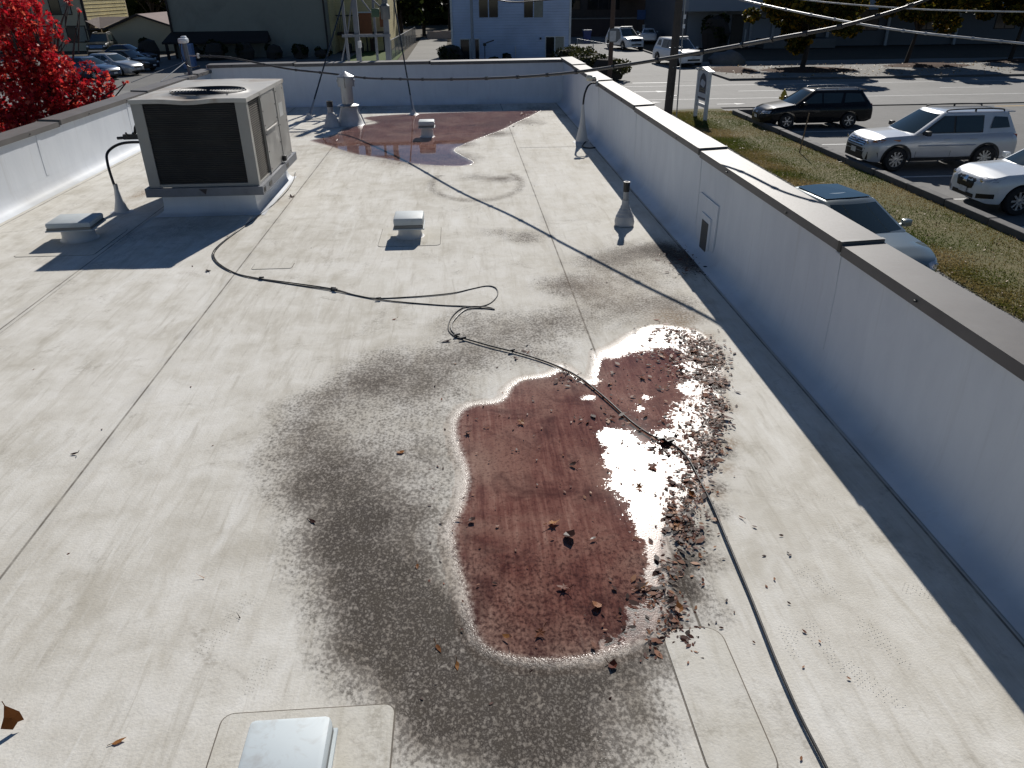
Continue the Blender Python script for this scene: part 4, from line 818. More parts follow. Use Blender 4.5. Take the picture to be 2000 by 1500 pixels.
class Car:
    def __init__(s, sp):
        s.sp = sp; L = sp['L']; s.xs = np.unique(np.round(np.concatenate([np.linspace(-L/2, L/2, int(L/.045)), [-L/2, L/2]]), 4))
        def sm(key, w=.16):
            k = np.array(sp[key]); xx = np.linspace(-L/2-.5, L/2+.5, 600); yy = np.interp(xx, k[:,0], k[:,1]); n = int(w/(xx[1]-xx[0])); ker = np.hanning(n+2)[1:-1]; ker /= ker.sum()
            y2 = np.convolve(np.pad(yy, n, mode='edge'), ker, 'same')[n:-n]; return lambda x: np.interp(x, xx, y2)
        s.top = sm('top', .14); s.wid = sm('wid', .10); s.bot = sm('bot', .2); s.sill = sp.get('sill', .24)
    def zb(s, x):
        z = float(s.bot(x))
        for xa in s.sp['axles']:
            r = s.sp['wr']+.065
            if abs(x-xa) < r: z = max(z, s.sp['wr']+math.sqrt(r*r-(x-xa)**2)*.96)
        return z
    def y(s, x, z):
        t = float(s.top(x)); r = min(1, max(0, (z-s.sill)/(t-s.sill))); return float(s.wid(x))*np.interp(r, *zip(*WPROF))
    def body(s):
        m = MB(); rows = []; cr = s.sp.get('crown', .035)
        for x in s.xs:
            t, w, zb = float(s.top(x)), float(s.wid(x)), s.zb(x); half = [(0, zb), (s.y(x, max(zb,s.sill))*.9, zb)]
            for r, f in WPROF:
                z = max(s.sill+r*(t-s.sill), min(zb, t-.02)); half.append((s.y(x, z), z))
            half += [(w*.45, t+cr*.75), (0, t+cr)]
            rows.append([(x, yy, zz) for yy, zz in half] + [(x, -yy, zz) for yy, zz in half[-2:0:-1]])
        n = len(rows[0]); vs = [p for r in rows for p in r]
        fs = [(i*n+k, (i+1)*n+k, (i+1)*n+(k+1)%n, i*n+(k+1)%n) for i in range(len(rows)-1) for k in range(n)]
        fs += [tuple(range(n)), tuple((len(rows)-1)*n+k for k in range(n))[::-1]]
        m.add(vs, fs); return m
    def side(s, poly, off=.006, both=False, sgn=1):
        """a skin polygon in (x,z) laid on the body side"""
        m = MB()
        for sg in ((1,-1) if both else (sgn,)): m.add([(x, sg*(s.y(x,z)+off), z) for x, z in poly], [tuple(range(len(poly)))])
        return m
    def strip(s, pts, w=.012, off=.004, sgn=1):
        m = MB(); P = [Vector((x, sgn*(s.y(x,z)+off), z)) for x, z in pts]
        m.tube(P, w/2, 4); return m
    def frontx(s, y):
        xx = np.linspace(s.sp['L']/2-1.0, s.sp['L']/2, 60); ww = np.array([float(s.wid(v)) for v in xx]); ok = xx[ww >= abs(y)]
        return float(ok.max()) if len(ok) else float(xx[0])
    def surf(s, y, z):
        y = abs(y); cr = s.sp.get('crown', .035)
        for x in np.arange(s.sp['L']/2, s.sp['L']/2-1.0, -.012):
            t, w = float(s.top(x)), float(s.wid(x))
            if z <= t: ok = y <= s.y(x, max(z, s.sill))+1e-4
            else: ok = z <= t+np.interp(y, [0, w*.45, w*.86], [cr, cr*.75, 0]) and y <= w*.86
            if ok: return float(x)
        return s.sp['L']/2-1.0
    def front(s, poly, off=.008, sub=6):
        """a skin polygon in (y,z) laid on the nose, cut into strips so it wraps the corner"""
        ys = [p[0] for p in poly]; y0, y1 = min(ys), max(ys); cols = []
        for k in range(sub+1):
            yy = y0+(y1-y0)*k/sub; zs = []
            for i in range(len(poly)):
                a, b = poly[i], poly[(i+1)%len(poly)]
                if (a[0]-yy)*(b[0]-yy) <= 1e-9 and abs(a[0]-b[0]) > 1e-9: zs.append(a[1]+(b[1]-a[1])*(yy-a[0])/(b[0]-a[0]))
                elif abs(a[0]-b[0]) <= 1e-9 and abs(a[0]-yy) < 1e-6: zs += [a[1], b[1]]
            x = s.frontx(yy)+off
            hz = s.sp.get('nose_z', .7)
            def xo(z): return s.surf(yy, z)+off
            for q in range(5): cols.append((xo(min(zs)+(max(zs)-min(zs))*q/4), yy, min(zs)+(max(zs)-min(zs))*q/4))
        m = MB(); m.add(cols, [(k*5+q, (k+1)*5+q, (k+1)*5+q+1, k*5+q+1) for k in range(sub) for q in range(4)]); return m
def wheel_parts(parent, x, y, r, wdt, sg, spokes, detail=True):
    w = MB().lathe([(r*.62,-wdt/2),(r*.9,-wdt/2),(r*.985,-wdt*.36),(r,-wdt*.2),(r,wdt*.2),(r*.985,wdt*.36),(r*.9,wdt/2),(r*.62,wdt/2),(r*.62,-wdt/2)], (0,0,0), 28, 'Y')
    wo = w.build('wheel', TYRE, parent, 45); wo.location = (x, y, r)
    d = sg*wdt*.40
    rm = MB().lathe([(r*.63,d-sg*.05),(r*.66,d+sg*.012),(r*.60,d+sg*.012),(r*.57,d-sg*.03)], (0,0,0), 28, 'Y').lathe([(.0001,d+sg*.012),(r*.15,d+sg*.008),(r*.16,d-sg*.03)], (0,0,0), 14, 'Y')
    for k in range(spokes):
        a = 2*math.pi*k/spokes; rm.bar((r*.12*math.cos(a),d-sg*.005,r*.12*math.sin(a)), (r*.60*math.cos(a),d-sg*.0,r*.60*math.sin(a)), r*.13, .025, (0,1,0))
    rm.build('rim', RIM, wo, 40)
    MB().lathe([(.0001,d-sg*.045),(r*.60,d-sg*.045)], (0,0,0), 20, 'Y').build('spoke_backing', DKM, wo)  # dark disc added behind the spokes to darken the wheel's hollow
    return wo
def make_car(name, label, loc, rz, sp, pnt, group='cars', cat='car', detail=2):
    c = Car(sp); root = thing(name, label, cat, loc, rz, group); L, W = sp['L'], sp['W']
    body = c.body().build('body', pnt, root, 32)
    # cabin
    g = sp['cab']; zb_, zt_ = g['zb'], g['zt']; wb_, wt_ = g['wb'], g['wt']; xr, xf, tr_, tf = g['xr'], g['xf'], g['tr'], g['tf']
    def loop(x_r, x_f, hw, z, bow):
        hwr = hw*g.get('rear', .94)
        return [(x_f+bow,0,z),(x_f+bow*.75,hw*.5,z),(x_f,hw*.93,z),(x_f-.05,hw,z),((x_f+x_r)/2,hw*1.0,z),(x_r+.06,hwr,z),(x_r-.0,hwr*.93,z),(x_r-.03,hwr*.5,z),(x_r-.04,0,z),(x_r-.03,-hwr*.5,z),(x_r,-hwr*.93,z),(x_r+.06,-hwr,z),((x_f+x_r)/2,-hw,z),(x_f-.05,-hw,z),(x_f,-hw*.93,z),(x_f+bow*.75,-hw*.5,z)]
    cb = MB(); n = 16
    Ls = [loop(xr,xf,wb_,zb_-.03,.12), loop(tr_,tf,wt_,zt_-.035,.07), loop(tr_+.03,tf-.04,wt_-.035,zt_-.008,.07), loop(tr_+.10,tf-.14,wt_-.14,zt_+.012,.06), loop(tr_+.5,tf-.5,wt_*.35,zt_+.024,.04)]
    cb.add([p for l in Ls for p in l], [(i*n+k, i*n+(k+1)%n, (i+1)*n+(k+1)%n, (i+1)*n+k) for i in range(len(Ls)-1) for k in range(n)]+[tuple(4*n+k for k in range(n))])
    cab = cb.build('cabin', pnt, root, 30)
    def cabside(x, z, sg, off=.020):
        v = (z-(zb_-.03))/(zt_-.035-(zb_-.03)); a = xr+.06+(tr_-xr)*v; b = xf-.05+(tf-xf)*v; u = (x-a)/(b-a); hw = wb_+(wt_-wb_)*v; q = g.get('rear', .94)
        y = hw*(q+(1-q)*min(1, max(0,u)/.5)) if u < .5 else hw
        return (x, sg*(y+off), z)
    if 'band' in sp:
        for sg in (1, -1): MB().add([cabside(x, z, sg, .013) for x, z in sp['band']], [tuple(range(len(sp['band'])))]).build('window_trim', CLAD, root)
    for win in sp['windows']:
        for sg in (1, -1):
            m = MB(); P = [cabside(x, z, sg) for x, z in win]; m.add(P+[(p[0],p[1]-sg*.012,p[2]) for p in P], [tuple(range(len(P)))]); m.build('side_window', GLASS, root)
    def pane(xb0, xt0, bow_b, bow_t, v0, v1, inset, off, nm, ins_t):
        m = MB(); nu = 8
        P = []
        for v in (v0, (v0+v1)/2, v1):
            z = zb_-.03+v*(zt_-.035-zb_+.03); hw = (wb_+(wt_-wb_)*v)*.93*(g.get('rear',.94) if nm == 'rear_window' else 1)-inset; xb = xb0+(xt0-xb0)*v; bw = bow_b+(bow_t-bow_b)*v
            for k in range(nu+1):
                t = -1+2*k/nu; a = abs(t); f = (1-.5*a) if a <= .54 else .73*(1-(a-.54)/.46); 
                f = np.interp(a, [0,.54,1.0], [1,.75,.0]); P.append((xb+bw*f+off, t*hw, z))
        m.add(P, [(r*(nu+1)+k, r*(nu+1)+k+1, (r+1)*(nu+1)+k+1, (r+1)*(nu+1)+k) for r in range(2) for k in range(nu)])
        return m.build(nm, GLASS, root, 40)
    pane(xf, tf, .12, .07, .08, .95, .03, .010, 'windshield', 0); pane(xr, tr_, -.04, -.04, .22, .90, .06, -.012, 'rear_window', 0)
    for xa in sp['axles']:
        for sg in (1, -1): wheel_parts(root, xa, sg*(W/2-.125), sp['wr'], .235, sg, sp.get('spokes', 5))
    fr = sp['front']
    for sg in (1, -1):
        P = [(y*sg, z) for y, z in fr['lamp']]; hl = c.front(P, .010, 8).build('headlight', LAMP, root, 40)
        MB().lathe([(.0001,.02),(.05,.012),(.06,0)], (c.frontx(fr['lamp'][0][0]*.8+fr['lamp'][1][0]*.2)-.03, sg*(fr['lamp'][0][0]*.7+fr['lamp'][1][0]*.3), fr['lz']), 10, 'X').build('bulb', CHROME, hl)
        if fr.get('amber'): c.front([(y*sg, z) for y, z in fr['amber']], .014, 4).build('turn_signal', AMBER, root)
        tl = [(x, z) for x, z in sp['tail']]; c.side(tl, .010, sgn=sg).build('taillight', TAIL, root)
        mx, mz = sp['mirror']; mir = MB().box(mx-.07, mx+.09, *sorted((sg*(W/2+.03), sg*(W/2+.22))), mz-.07, mz+.08, .035); mir.bar((mx, sg*(W/2-.12), mz-.06), (mx, sg*(W/2+.06), mz-.02), .06, .05)
        mir.build('mirror', sp.get('mirror_mat', pnt), root, 40)
        if detail > 1:
            for gx in sp['doors']: c.strip([(gx, sp['sill_z']+.02), (gx+.0, .62), (gx, float(c.top(gx))-.02)], .011, .001, sg).build('door_gap', GAP, root)
            c.strip([(sp['doors'][0], sp['sill_z']+.03),(sp['doors'][-1], sp['sill_z']+.03)], .012, .001, sg).build('door_gap', GAP, root)
            for hx in sp['handles']: MB().box(hx-.11, hx+.11, *sorted((sg*(c.y(hx,sp['hz'])-.0), sg*(c.y(hx,sp['hz'])+.035))), sp['hz']-.018, sp['hz']+.018, .012).build('door_handle', sp.get('handle_mat', pnt), root)
            if 'mould' in sp: c.strip([(x, sp['mould']) for x in np.linspace(sp['doors'][-1]+.05, sp['doors'][0]-.05, 8)], .045, .0, sg).build('side_moulding', pnt, root)
    if 'clad' in sp:
        for sg in (1, -1):
            cl_ = MB(); 
            for xa in sp['axles']:
                r0, r1 = sp['wr']+.06, sp['wr']+.06+sp['clad']
                P0 = [(xa+r0*math.cos(a), sp['wr']+r0*.96*math.sin(a)) for a in np.linspace(-.25, math.pi+.25, 18)]; P1 = [(xa+r1*math.cos(a), sp['wr']+r1*.96*math.sin(a)) for a in np.linspace(-.25, math.pi+.25, 18)]
                cl_.add([(x, sg*(c.y(x,z)+.010), z) for x, z in P0]+[(x, sg*(c.y(x,z)+.010), z) for x, z in P1], [(i, i+1, 19+i, 18+i) for i in range(17)])
            cl_.build('arch_trim', CLAD, root)
            x0_, x1_ = sp['axles'][0]+sp['wr']+.1, sp['axles'][1]-sp['wr']-.1
            xs_ = np.linspace(x0_, x1_, 8); c.side([(x, sp['sill_z']-.10) for x in xs_]+[(x, sp['sill_z']+.015) for x in xs_[::-1]], .008, sgn=sg).build('sill_trim', CLAD, root)
    for nm, P, mt, of in fr['parts']: c.front(P, of, 10).build(nm, mt, root, 40)
    if 'rails' in sp:
        for sg in (1, -1):
            x0_, x1_, yr = tr_+.15, tf-.15, wt_-.10
            rl = MB().tube(smoothpath([(x0_,sg*yr,zt_),(x0_+.12,sg*yr,zt_+.065),((x0_+x1_)/2,sg*(yr+.01),zt_+.085),(x1_-.12,sg*yr,zt_+.06),(x1_,sg*yr,zt_-.005)],5), .022, 6).bar(((x0_+x1_)/2,sg*yr,zt_),((x0_+x1_)/2,sg*yr,zt_+.08), .06, .03); rl.build('roof_rail', sp['rails'], root, 60)
    if 'spoiler' in sp: MB().box(tr_-.22, tr_+.12, -wt_+.08, wt_-.08, zt_-.035, zt_-.002, .012).build('spoiler', pnt, root)
    return root
def suv(L=5.0, W=1.98, H=1.76, wr=.385, zb=1.13, hood=1.08):
    h = L/2
    return dict(L=L, W=W, wr=wr, axles=(-h+1.10, h-.95), crown=.04, sill=.26, sill_z=.42, nose_z=.80, nose_rake=.55,
        top=[(-h,.86),(-h+.06,1.02),(-h+.25,zb),(h-1.65,zb-.01),(h-1.5,hood+.03),(h-.55,hood-.03),(h-.22,hood-.12),(h-.06,.86),(h,.72)],
        wid=[(-h,W*.40),(-h+.05,W*.452),(-h+.3,W*.488),(0,W*.5),(h-.7,W*.492),(h-.35,W*.47),(h-.14,W*.41),(h-.04,W*.34),(h,W*.28)],
        bot=[(-h,.42),(-h+.25,.34),(h-.5,.30),(h-.15,.30),(h,.36)],
        cab=dict(zb=zb, zt=H, wb=W*.44, wt=W*.345, xr=-h+.10, xf=h-1.42, tr=-h+.42, tf=h-2.35, rear=.95),
        windows=[[(h-1.78,zb+.05),(h-2.72,zb+.05),(h-2.72,H-.12),(h-2.42,H-.12)],[(h-2.79,zb+.05),(h-3.62,zb+.05),(h-3.72,zb+.16),(h-3.66,H-.12),(h-2.79,H-.12)],[(h-3.95,zb+.14),(h-4.62,zb+.16),(h-4.50,H-.16),(h-4.06,H-.14)]],
        band=[(h-1.66,zb+.025),(h-2.0,zb+.025),(h-2.75,zb+.025),(h-3.72,zb+.025),(h-3.72,H-.10),(h-2.75,H-.10),(h-2.39,H-.10)],
        doors=(h-1.55,h-2.70,h-3.55), handles=(h-2.52,h-3.40), hz=.98, tail=[(-h+.02,.88),(-h+.30,.95),(-h+.26,1.10),(-h+.06,1.08)], mirror=(h-1.75,zb+.06),
        front=dict(lamp=[(.56,.74),(.90,.80),(.90,.92),(.56,.88)], lz=.82, parts=[]))
h = 2.5
ex = suv(); ex.update(clad=.055, rails=CLAD, spoiler=1, mould=.80, mirror_mat=CLAD, spokes=10)
ex['front'] = dict(lamp=[(.56,.80),(.93,.86),(.93,1.0),(.56,.96)], lz=.90, amber=[(.74,.90),(.95,.90),(.95,.99),(.74,.97)], parts=[
    ('grille', [(-.54,.74),(.54,.74),(.54,.95),(-.54,.95)], mat('grille_dark', (.05,.055,.06), .3, .5), .012), ('grille_bar', [(-.53,.78),(.53,.78),(.53,.81),(-.53,.81)], CHROME, .022), ('grille_bar', [(-.53,.84),(.53,.84),(.53,.87),(-.53,.87)], CHROME, .022), ('grille_bar', [(-.53,.90),(.53,.90),(.53,.93),(-.53,.93)], CHROME, .022), ('badge', [(-.10,.82),(.10,.82),(.10,.90),(-.10,.90)], mat('badge_blue', (.05,.07,.14), .3), .030),
    ('bumper_cladding', [(-.92,.34),(.92,.34),(.92,.60),(-.92,.56)], CLAD, .012), ('licence_plate', [(-.16,.50),(.16,.50),(.16,.66),(-.16,.66)], PLATE, .030), ('chin', [(-.62,.60),(.62,.60),(.62,.70),(-.62,.70)], CLAD, .012)])
SILV = paint('silver_paint', (.50,.52,.55), .25, .32, .2)
make_car('suv', 'silver sport utility car with black roof rails nosed up to the kerb', (15.50,24.62,GZ), math.pi, ex, SILV, 'cars in the kerbside parking lot')
ac = suv(4.98,1.96,1.70,.385,1.10,1.05); ac.update(rails=CLAD, spoiler=1, spokes=9)
DARK = mat('grille_black', (.012,.012,.013), .35, .3)
ac['front'] = dict(lamp=[(.44,.80),(.92,.86),(.92,.97),(.44,.90)], lz=.86, amber=None, parts=[
    ('grille', [(-.40,.80),(-.33,.60),(0,.545),(.33,.60),(.40,.80),(.33,.93),(-.33,.93)], DARK, .012), ('grille_surround', [(-.46,.935),(.46,.935),(.44,.96),(-.44,.96)], CHROME, .015), ('badge', [(-.085,.72),(.085,.72),(.05,.87),(-.05,.87)], CHROME, .030), ('lower_grille', [(-.45,.37),(.45,.37),(.45,.47),(-.45,.47)], DARK, .012), ('side_intake', [(.56,.40),(.88,.44),(.88,.56),(.56,.52)], DARK, .012), ('side_intake', [(-.88,.44),(-.56,.40),(-.56,.52),(-.88,.56)], DARK, .012), ('licence_plate', [(-.16,.46),(.16,.46),(.16,.60),(-.16,.60)], PLATE, .034)])
make_car('suv', 'white crossover with black pentagon grille cut off by the right edge', (15.92,19.25,GZ), math.pi, ac, paint('white_paint', (.68,.70,.71), .05, .3, .1), 'cars in the kerbside parking lot')
h = 2.365; W = 1.76
sb = dict(L=4.73, W=W, wr=.33, axles=(-h+1.04,h-1.02), crown=.03, sill=.24, sill_z=.34, nose_z=.66, nose_rake=.7,
    top=[(-h,.80),(-h+.06,.93),(-h+.3,.99),(h-1.6,.97),(h-1.35,.98),(h-.5,.86),(h-.2,.76),(h-.05,.66),(h,.56)], wid=[(-h,W*.38),(-h+.06,W*.44),(-h+.35,W*.485),(0,W*.5),(h-.7,W*.49),(h-.35,W*.455),(h-.14,W*.39),(h-.04,W*.32),(h,W*.26)],
    bot=[(-h,.38),(-h+.3,.28),(h-.5,.24),(h,.28)], cab=dict(zb=.98, zt=1.50, wb=W*.45, wt=W*.335, xr=-h+.12, xf=h-1.28, tr=-h+.52, tf=h-2.05, rear=.93),
    windows=[[(h-1.62,1.02),(h-2.44,1.02),(h-2.44,1.40),(h-2.18,1.40)],[(h-2.50,1.02),(h-3.25,1.02),(h-3.36,1.40),(h-2.50,1.40)],[(h-3.40,1.03),(h-4.30,1.06),(h-4.10,1.36),(h-3.46,1.39)]],
    doors=(h-1.40,h-2.46,h-3.25), handles=(h-2.30,h-3.12), hz=.84, tail=[(-h+.02,.74),(-h+.30,.78),(-h+.24,.98),(-h+.08,.97)], mirror=(h-1.62,1.03), rails=mat('silver_rail', (.5,.5,.5), .35, .6), spoiler=1, spokes=6,
    front=dict(lamp=[(.40,.60),(.80,.66),(.80,.76),(.40,.72)], lz=.66, parts=[('grille', [(-.34,.58),(.34,.58),(.34,.70),(-.34,.70)], DARK, .012), ('licence_plate', [(-.16,.42),(.16,.42),(.16,.54),(-.16,.54)], PLATE, .03), ('lower_grille', [(-.5,.28),(.5,.28),(.5,.38),(-.5,.38)], DARK, .012), ('badge', [(-.06,.62),(.06,.62),(.06,.67),(-.06,.67)], CHROME, .022)]))
make_car('station_wagon', 'black station wagon with pale roof rails at far end of the lot', (14.95,32.58,GZ), math.pi, sb, paint('black_paint', (.006,.007,.009), 0, .25, .015), 'cars in the kerbside parking lot')
def sedan(L=4.85, W=1.84, H=1.44):
    h = L/2
    return dict(L=L, W=W, wr=.335, axles=(-h+1.08,h-.96), crown=.045, sill=.22, sill_z=.32, nose_z=.62, nose_rake=.7,
    top=[(-h,.74),(-h+.06,.92),(-h+.3,1.0),(-h+.9,1.02),(h-1.7,.95),(h-1.45,.95),(h-.55,.84),(h-.22,.74),(h-.05,.62),(h,.52)], wid=[(-h,W*.36),(-h+.06,W*.43),(-h+.35,W*.48),(0,W*.5),(h-.7,W*.488),(h-.4,W*.455),(h-.16,W*.39),(h-.05,W*.32),(h,W*.26)],
    bot=[(-h,.36),(-h+.3,.26),(h-.5,.22),(h,.26)], cab=dict(zb=.97, zt=H-.03, wb=W*.44, wt=W*.325, xr=-h+.55, xf=h-1.28, tr=-h+1.35, tf=h-2.12, rear=.93),
    windows=[[(h-1.66,1.0),(h-2.48,1.0),(h-2.48,H-.12),(h-2.26,H-.12)],[(h-2.54,1.0),(h-3.55,1.02),(h-3.35,H-.13),(h-2.54,H-.12)]],
    doors=(h-1.45,h-2.5,h-3.35), handles=(h-2.35,h-3.3), hz=.83, tail=[(-h+.02,.72),(-h+.30,.76),(-h+.26,.90),(-h+.06,.90)], mirror=(h-1.65,1.0), spokes=7,
    front=dict(lamp=[(.42,.58),(.82,.66),(.82,.74),(.42,.68)], lz=.64, parts=[('grille', [(-.36,.52),(.36,.52),(.36,.66),(-.36,.66)], DARK, .012), ('licence_plate', [(-.16,.38),(.16,.38),(.16,.50),(-.16,.50)], PLATE, .03), ('lower_grille', [(-.6,.26),(.6,.26),(.6,.36),(-.6,.36)], DARK, .012)]))
GREENS = paint('sage_silver_paint', (.17,.20,.195), .3, .32, .1)
nr_ = make_car('sedan', 'sage silver sedan with dark glass roof parked below the right parapet', (8.02,15.25,GZ), rad(-90+9), sedan(4.85,1.84,1.46), GREENS, 'cars beside the building')
# its panoramic roof pane
MB().add([(-.95,-.50,1.452),(.20,-.53,1.452),(.24,0,1.460),(.20,.53,1.452),(-.95,.50,1.452),(-1.0,0,1.458)], [(0,1,2,3,4,5)]).build('glass_roof', GLASS, nr_)
def police(label, loc, rz):
    sp = suv(5.2,2.0,1.86,.40,1.17,1.14); sp.update(spokes=5, clad=.03)
    sp['front'] = dict(lamp=[(.60,.80),(.92,.84),(.92,1.0),(.60,.98)], lz=.9, parts=[('grille', [(-.55,.80),(.55,.80),(.55,1.0),(-.55,1.0)], DARK, .012), ('lower_grille', [(-.5,.46),(.5,.46),(.5,.58),(-.5,.58)], DARK, .012), ('licence_plate', [(-.16,.60),(.16,.60),(.16,.70),(-.16,.70)], PLATE, .02)])
    r = make_car('suv', label, loc, rz, sp, paint('fleet_white', (.72,.73,.74), 0, .3, .1), 'white fleet cars on the driveway', detail=1)
    b = MB().box(.05,.35,-.62,.62,1.885,1.99,.03); lb = b.build('light_bar', WHT, r, 40)
    return r
police('white fleet utility car with roof light bar nearest the road', (16.75,61.0,GZ), rad(-78))
police('white fleet utility car with roof bar further up the driveway', (16.0,77.6,GZ), rad(-76))
make_car('sedan', 'white car parked nose away behind the fleet cars', (20.3,86.5,GZ), rad(80), sedan(), paint('fleet_white2', (.66,.67,.68), 0, .3, .1), 'white fleet cars on the driveway', detail=1)
LG = 'cars in the lot left of the roof'
make_car('sedan', 'blue sedan nearest the red maple in the left lot', (-25.6,57.2,GZ), rad(-22), sedan(), paint('steel_blue_paint', (.035,.07,.14), .3, .3), LG, detail=1)
make_car('sedan', 'silver sedan in the middle of the row in the left lot', (-25.1,60.0,GZ), rad(-22), sedan(), paint('silver_paint2', (.45,.46,.47), .4, .3), LG, detail=1)
make_car('sedan', 'black sedan beside the silver one in the left lot', (-25.0,62.9,GZ), rad(-22), sedan(), paint('black_paint2', (.01,.011,.014), .2, .3), LG, detail=1)
make_car('sedan', 'dark blue car furthest back in the left lot', (-27.2,68.8,GZ), rad(-8), sedan(4.5,1.8,1.5), paint('navy_paint', (.015,.02,.06), .3, .3), LG, detail=1)
dk = suv(4.9,1.95,1.85,.40,1.2,1.15); dk.update(clad=.06, rails=CLAD); dk['front'] = dict(lamp=[(.60,.82),(.90,.84),(.90,1.0),(.60,.98)], lz=.9, parts=[('grille', [(-.55,.75),(.55,.75),(.55,1.0),(-.55,1.0)], CHROME, .012), ('bumper_bar', [(-.85,.48),(.85,.48),(.85,.60),(-.85,.60)], CHROME, .03)])
make_car('suv', 'dark green off-road car facing out below the tan apartments', (-33.4,79.0,GZ), rad(-80), dk, paint('dark_olive_paint', (.012,.014,.010), .1, .4), LG, detail=1)
# ================================================================ BUILDINGS
WIN = NT('window_glass'); WIN.set((.015,.018,.022), .06, 0, None, 0, .6); WIN = WIN.m
TRIMD = mat('dark_brown_trim', (.030,.020,.017), .7); TRIMW = mat('white_trim', (.62,.63,.64), .5); CURT = mat('blind_fabric', (.30,.29,.24), .9)
def lapmat(name, col, pitch=.19):
    t = NT(name); sx = t.n('SeparateXYZ'); t.l(t.tc.outputs['Object'], sx.inputs[0])
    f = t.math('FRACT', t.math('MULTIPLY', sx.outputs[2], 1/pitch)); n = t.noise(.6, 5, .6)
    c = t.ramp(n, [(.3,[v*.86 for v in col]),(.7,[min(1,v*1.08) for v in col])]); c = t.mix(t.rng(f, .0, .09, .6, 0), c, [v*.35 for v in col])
    return t.set(c, .7, 0, t.bump(f, .8, .03))
def window(parent, x0, x1, z0, z1, y, mul=1, frame=TRIMW, blind=0.0, ny=-1, sill=True):
    w = MB().box(x0-.07,x1+.07,y-.035,y+.03,z0-.07,z0).box(x0-.07,x1+.07,y-.035,y+.03,z1,z1+.07).box(x0-.07,x0,y-.035,y+.03,z0,z1).box(x1,x1+.07,y-.035,y+.03,z0,z1)
    for k in range(1, mul+1): xm = x0+(x1-x0)*k/(mul+1); w.box(xm-.04,xm+.04,y-.03,y+.02,z0,z1)
    wo = w.build('window', frame, parent)
    MB().box(x0,x1,y-.010,y+.015,z0,z1).build('pane', WIN, wo)
    if blind: MB().box(x0+(x1-x0)*.52,x1-.02,y-.016,y-.0105,z0+.02,z1-.02).build('blind', CURT, wo)
    return wo
# pale house
hs = thing('house', 'pale blue-white sided two-storey house behind the back parapet', 'house', (0,0,0))
HS = lapmat('pale_siding', (.50,.60,.80), .2)
MB().box(-.45,9.22,67,76,-3,4.2).build('wall', HS, hs); MB().prism([(-.75,66.6),(9.5,66.6),(9.5,76.4),(-.75,76.4)],4.2,4.5).build('roof', mat('grey_shingle', (.10,.10,.10), .9), hs)
for x in (-.52, 9.14): MB().box(x,x+.16,66.93,66.995,-3,4.2).build('corner_board', TRIMW, hs)
window(hs, 1.80,3.33,.22,1.75,66.99,1,HS,.0); window(hs, 5.44,6.98,.18,1.75,66.99,1,HS,.6); window(hs, .22,1.72,-3,-1.38,66.99,1,TRIMW); window(hs, 7.26,8.72,-3,-1.28,66.99,1,TRIMW,.6)
MB().lathe([(.0001,.07),(.08,.05),(.07,-.1)], (6.8,66.9,-1.35), 10).build('wall_lamp', DKM, hs); MB().bar((4.72,66.93,-3),(4.72,66.93,-1.9),.12,.06).build('downspout', TRIMW, hs)
pp = thing('utility_pole', 'slim grey pole standing in front of the pale house', 'pole', (1.18,65.5,GZ)); MB().tube([(0,0,0),(0,0,1.75)],.22,10).build('pole_sleeve', mat('pole_grey', (.30,.32,.36), .7), pp, 60); MB().tube([(0,0,1.75),(-.02,0,9)],.12,10).build('shaft', mat('pole_grey', (.3,.32,.36)), pp, 60)
hl = thing('patio_lamp', 'dark gooseneck lamp standing before the pale house', 'lamp', (2.15,65.6,GZ)); MB().tube([(0,0,0),(0,0,1.3)],.035,8).build('stem', DKM, hl); MB().bar((.1,0,1.42),(.75,0,1.62),.22,.08).build('shade', DKM, hl); MB().box(-.13,.12,-.1,.1,1.2,1.42,.04).build('swivel', DKM, hl)
# tan windowless block
tb = thing('apartment_block', 'big plain olive-tan block with dark mansard canopy', 'building', (0,0,0))
TAN = mat('tan_stucco', (.27,.265,.225), .9, 0, .06, 1.0, dirt=(.22,.215,.185), dirt_scale=.4)
MB().box(-24.95,-11.62,74,84,-3,6.5).build('wall', TAN, tb)
for x in (-25.1,-11.72): MB().bar((x+.1,73.93,-3),(x+.1,73.93,6.5),.24,.13).build('corner_board', TRIMD, tb)
cn = MB().add([(-25.6,72.5,-1.64),(-16.55,72.5,-1.64),(-16.75,73.98,-.86),(-25.1,73.98,-.86),(-25.6,73.98,-1.64),(-16.55,73.98,-1.64),(-25.6,72.5,-1.78),(-16.55,72.5,-1.78)], [(0,1,2,3),(0,3,4),(1,5,2),(6,7,1,0),(6,4,5,7)]); cn.build('canopy', mat('canopy_shingle', (.022,.018,.018), .9), tb)
for x in (-25.3,-16.75): MB().bar((x,72.7,-3),(x,72.7,-1.7),.2,.2).build('canopy_post', TRIMD, tb)
